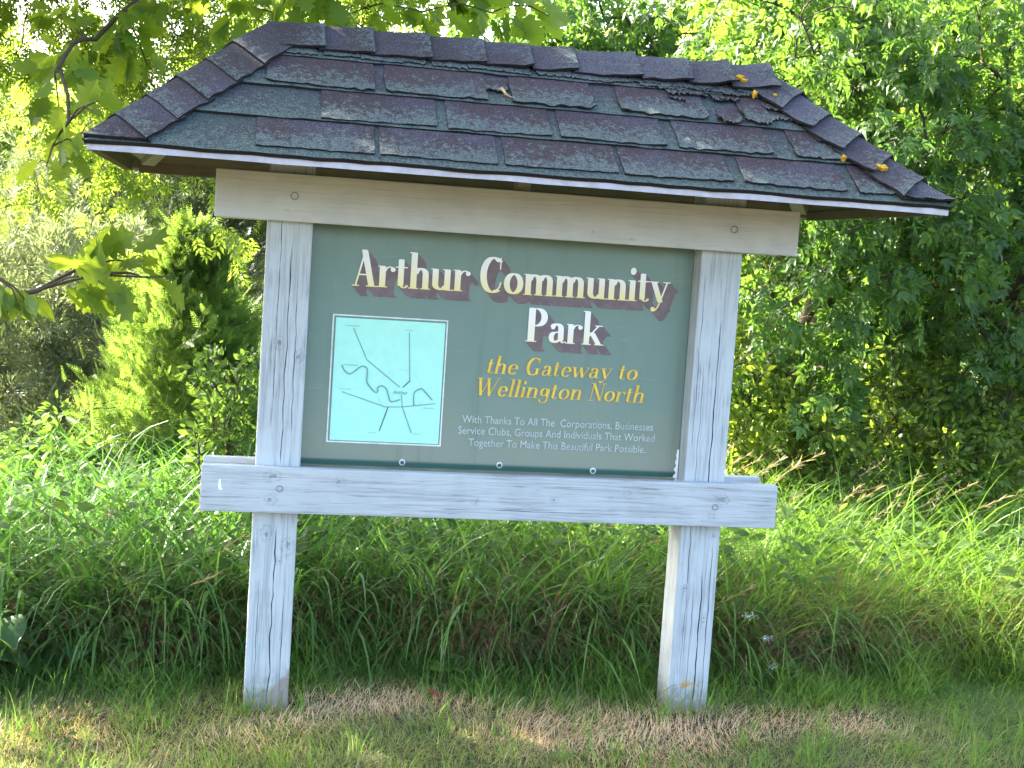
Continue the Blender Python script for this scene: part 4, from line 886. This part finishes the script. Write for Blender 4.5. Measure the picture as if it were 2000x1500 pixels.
V, F, A = blades(n, np.stack([x, y, ground_z(x, y) - .01], 1), az, np.abs(g.normal(size=n)) * .30 + .04, .8 + 2.3 * g.random(n) ** .9, L, (.005 + .012 * g.random(n) ** 1.6) * (1.35 - .6 * right), 8, g, np.clip((.55 * cl + .5 * g.random(n)) * (.55 + .45 * np.clip(x + .3, 0, 1)), 0, 1), np.clip(right * .75 + .3 * g.random(n) - .15, 0, 1), .9)
tag(link('tall_grass', mesh_np('tall_grass', V, F, M['tall_grass'], A)), 'long arching green grass growing in a bank behind the sign posts', 'grass', None, 'stuff')
x, y, ca, cl = clumped(42000, -1.8, 4.4, .15, .8, 1.3, g, 7, .04); n = len(x)
V, F, A = blades(n, np.stack([x, y, ground_z(x, y) - .01], 1), np.where(g.random(n) < .5, ca, -np.pi / 2 + g.normal(size=n)), np.abs(g.normal(size=n)) * .4 + .1, .3 + 2.1 * g.random(n), .18 + .30 * g.random(n), .0022 + .004 * g.random(n), 6, g, np.clip(.6 * cl + .5 * g.random(n), 0, 1), g.random(n) * .5, 1.2)
tag(link('dead_grass', mesh_np('dead_grass', V, F, M['dead_grass'], A)), 'brown dead thatch showing under the long green grass', 'grass', None, 'stuff')
# broad-bladed weeds and stray tufts among the grass
x, y, ca, cl = clumped(5200, -1.7, 4.2, -.02, 1.9, 1.2, g, 4, .03); n = len(x)
x2 = g.uniform(-1.3, 3.4, 900); y2 = g.uniform(-.7, .35, 900)
lp = np.stack([x, y, (.10 + .42 * g.random(n)) * np.clip((y - edge_y(x) + .1) / .4, .25, 1)], 1); ld = unit(np.stack([np.cos(ca + g.normal(size=n)), np.sin(ca + g.normal(size=n)) - .6, .2 * g.normal(size=n)], 1))
V, F, t_ = instances(WIDE, lp, ld, unit(np.array([0, -.3, 1.]) + g.normal(size=(n, 3)) * .4), .03 + .05 * g.random(n), g.random(n))
Vb, Fb, tb = instances(WIDE, np.stack([x2, y2, np.full(900, .012) + .02 * g.random(900)], 1), np.stack([np.cos(x2 * 97), np.sin(x2 * 97), .15 + 0 * x2], 1), unit(np.array([0, 0, 1.]) + g.normal(size=(900, 3)) * .3), .012 + .016 * g.random(900), g.random(900))
F = np.concatenate([F, Fb + len(V)]); V = np.concatenate([V, Vb]); t_ = np.concatenate([t_, tb])
tag(link('broadleaf_weeds', mesh_np('broadleaf_weeds', V, F, M['weed_leaf'], {'tint': t_})), 'small broad weed leaves scattered through the long grass', 'weeds', None, 'stuff')
# short undergrowth along the foot of the bank
x, y, ca, cl = clumped(60000, -1.8, 4.2, -.32, .80, .8, g, 8, .035); n = len(x)
V, F, A = blades(n, np.stack([x, y, ground_z(x, y) - .01], 1), np.where(g.random(n) < .5, -np.pi / 2 + g.normal(size=n) * .9, ca + g.normal(size=n)), np.abs(g.normal(size=n)) * .4 + .1, .4 + 1.9 * g.random(n), (.06 + .44 * cl * g.random(n) ** .7 * np.clip(.75 + .8 * vnoise(x, y, 5, 77), .25, 1.3)) * np.clip((y - edge_y(x) + .30) / .26, .22, 1), .0025 + .005 * g.random(n) ** 1.5, 6, g, np.clip(.5 * cl + .5 * g.random(n), 0, 1), np.clip((x - .8) / 2.5 + .25 * g.normal(size=n), 0, .8), 1.0)
tc = np.stack([g.uniform(-1.2, 3.3, 150), g.uniform(-.75, .2, 150)], 1)
tq = tc[np.repeat(np.arange(150), 22)] + g.normal(size=(3300, 2)) * .018
px_ = np.concatenate([np.full(420, W / 2), np.full(420, S + W / 2)]) + g.uniform(-.13, .13, 840); py_ = D / 2 + g.uniform(-.14, .12, 840); kp = clear_of_posts(px_, py_) | (py_ < -.012); px_, py_ = np.concatenate([px_[kp], tq[:, 0]]), np.concatenate([py_[kp], tq[:, 1]]); n = len(px_)
V3, F3, A3 = blades(n, np.stack([px_, py_, ground_z(px_, py_) - .01], 1), g.random(n) * 6.283, np.abs(g.normal(size=n)) * .25, .2 + 1.5 * g.random(n), .03 + .15 * g.random(n) ** 2.2, .002 + .003 * g.random(n), 6, g, g.random(n), .8 * g.random(n), 1.0)
F = np.concatenate([F, F3 + len(V)]); V = np.concatenate([V, V3]); A = {k_: np.concatenate([A[k_], A3[k_]]) for k_ in A}
tag(link('grass_fringe', mesh_np('grass_fringe', V, F, M['fringe'], A)), 'shorter green grass along the foot of the bank', 'grass', None, 'stuff')
# mown lawn: green and straw blades mixed in patches
n = 150000; x = g.uniform(-1.5, 3.7, n); y = g.uniform(-.95, .60, n)
def dryness(x, y):
    d = vnoise(x, y, 2.6, 17) * .40 + vnoise(x, y, 9, 18) * .35
    d = d + 1.35 * np.exp(-((x - .50) / .42) ** 2 - ((y - .06) / .20) ** 2) + 1.2 * np.exp(-((x - 1.75) / .45) ** 2 - ((y + .12) / .17) ** 2) + .45 * np.exp(-((x + .25) / .5) ** 2 - ((y + .25) / .2) ** 2) * .4 + .5 * np.exp(-((x - 1.0) / .4) ** 2 - ((y + .28) / .16) ** 2)
    return d - 1.3 * np.clip(x - 2.0, 0, 1) - .9 * np.exp(-((x - 1.05) / .30) ** 2 - ((y - .27) / .16) ** 2)
dr = dryness(x, y) + g.normal(size=n) * .30; isdry = dr > .55
for nm, sel, mt, lab, Lr in (('lawn_grass', ~isdry, 'lawn', 'short green mown lawn grass in front of the sign', (.012, .050)), ('dry_grass', isdry, 'straw', 'dry tan patches of mown grass around the post feet', (.012, .052))):
    xx, yy = x[sel], y[sel]; m = len(xx); flat = .75 if mt == 'straw' else .4; nb = vnoise(xx, yy, 6, 41)
    V, F, A = blades(m, np.stack([xx, yy, ground_z(xx, yy) - .004], 1), np.where(g.random(m) < .45, nb * 3, g.random(m) * 6.283), np.abs(g.normal(size=m)) * flat + .1, .2 + 1.5 * g.random(m), (Lr[0] + Lr[1] * g.random(m) ** 1.5) * (1 + .3 * vnoise(xx, yy, 4, 43)), .0014 + .0020 * g.random(m), 3, g, np.clip(g.random(m) * .7 + .3 * vnoise(xx, yy, 7, 44), 0, 1), np.clip(.42 + .8 * dr[sel] * (1 if mt == 'lawn' else -.8) + g.normal(size=m) * .3, 0, 1), 1.0)
    tag(link(nm, mesh_np(nm, V, F, M[mt], A)), lab, 'grass', None, 'stuff')
# tan seed heads above the grass on the right
g = np.random.default_rng(71); n = 50
bx_ = np.concatenate([g.uniform(1.75, 3.4, 26), g.uniform(-1.0, 3.6, 24)]); by_ = np.concatenate([g.uniform(1.2, 2.4, 26), g.uniform(.35, 1.8, 24)])
Hh = np.concatenate([g.uniform(.66, .88, 26), g.uniform(.3, .7, 24)]); paths = []; lp, ld = [], []
for i in range(n):
    ln = g.uniform(.25, .6) ; a = g.normal() * .6; p0 = np.array([bx_[i], by_[i], 0]); pts = [p0 + np.array([math.cos(a) * ln * f ** 2 * Hh[i], math.sin(a) * ln * f ** 2 * Hh[i] - .1 * f * f, Hh[i] * (f - .18 * f ** 3)]) for f in np.linspace(0, 1, 7)]
    paths.append((np.array(pts), np.linspace(.0016, .0007, 7)))
    ax = unit(pts[-1] - pts[-2])
    for k in range(16): lp.append(pts[-1] - ax * .15 * g.random()); ld.append(unit(ax + g.normal(size=3) * .35))
V, F = tubes(paths, 3); lp, ld = np.array(lp), np.array(ld)
V2, F2, t2 = instances(([(-.07, 0, 0), (.07, 0, 0), (.02, 1, 0), (-.02, 1, 0)], [(0, 1, 2, 3)]), lp, ld, g.normal(size=lp.shape), .02 + .025 * g.random(len(lp)), g.random(len(lp)))
V = np.concatenate([V, V2]); F = np.concatenate([F, F2 + len(V) - len(V2)]); nt = len(V)
tag(link('grass_seed_heads', mesh_np('grass_seed_heads', V, F, M['seed'], {'tint': np.concatenate([np.full(nt - len(V2), .5), t2]), 'hue': np.zeros(nt), 'along': np.zeros(nt)})), 'tan feathery seed heads nodding above the long grass', 'grass', None, 'stuff')
# white flowers in the grass right of the right post
fm = plain('white_petal', (.78, .80, .76), .7); fs = M['burdock_leaf']
for (fx, fy, fz, lab) in ((1.80, .34, .26, 'tallest white flower head in the grass right of the right post'), (1.86, .30, .19, 'white flower head in the grass, middle one of three right of the right post'), (1.88, .26, .10, 'lowest white flower head, close above the lawn right of the right post')):
    fr_ = thing('white_flower', (fx, fy, 0), lab, 'flower', 'white flowers in the grass'); gg = np.random.default_rng(int(fz * 100))
    V, F = tubes([(np.array([[0, 0, -.01], [.006, 0, fz * .6], [0, 0, fz]]), np.array([.0018, .0015, .001]))], 5); link('stem', mesh_np('stem', V, F, fs, {'tint': np.full(len(V), .5)}), fr_)
    m = 60; p = np.stack([gg.normal(size=m) * .011, gg.normal(size=m) * .009, fz + gg.normal(size=m) * .006], 1)
    V, F, t_ = instances(kite(.8), p, unit(gg.normal(size=(m, 3))), gg.normal(size=(m, 3)), np.full(m, .006), np.zeros(m)); link('petals', mesh_np('petals', V, F, fm), fr_)
# leaves lying on the lawn
def fallen(name, loc, size, tmpl, mat, label, rz, tilt=.15, group=None):
    V, F = tmpl; me = mesh_py(name, [(x * size, y * size, z * size + .012) for x, y, z in V], F, mat, {'tint': [.5] * len(V)})
    o = link(name, me, None, loc); o.rotation_euler = (tilt, .12, rz); return tag(o, label, 'leaf', group)
red = leafmat('red_leaf', (.28, .035, .025), (.30, .05, .03), .25, 1.2, ymix=0)
grn = leafmat('fresh_green_leaf', (.10, .20, .035), (.12, .22, .04), .35, 1.5, ymix=.1)
fallen('fallen_leaf', (.63, .06, .03), .055, WIDE, red, 'small dark red leaf lying on the dry grass between the posts', .8, .5)
fallen('fallen_leaf', (.62, .27, .055), .16, OAK, grn, 'fresh green lobed leaf lying at the lawn edge between the posts', -1.1, .1)
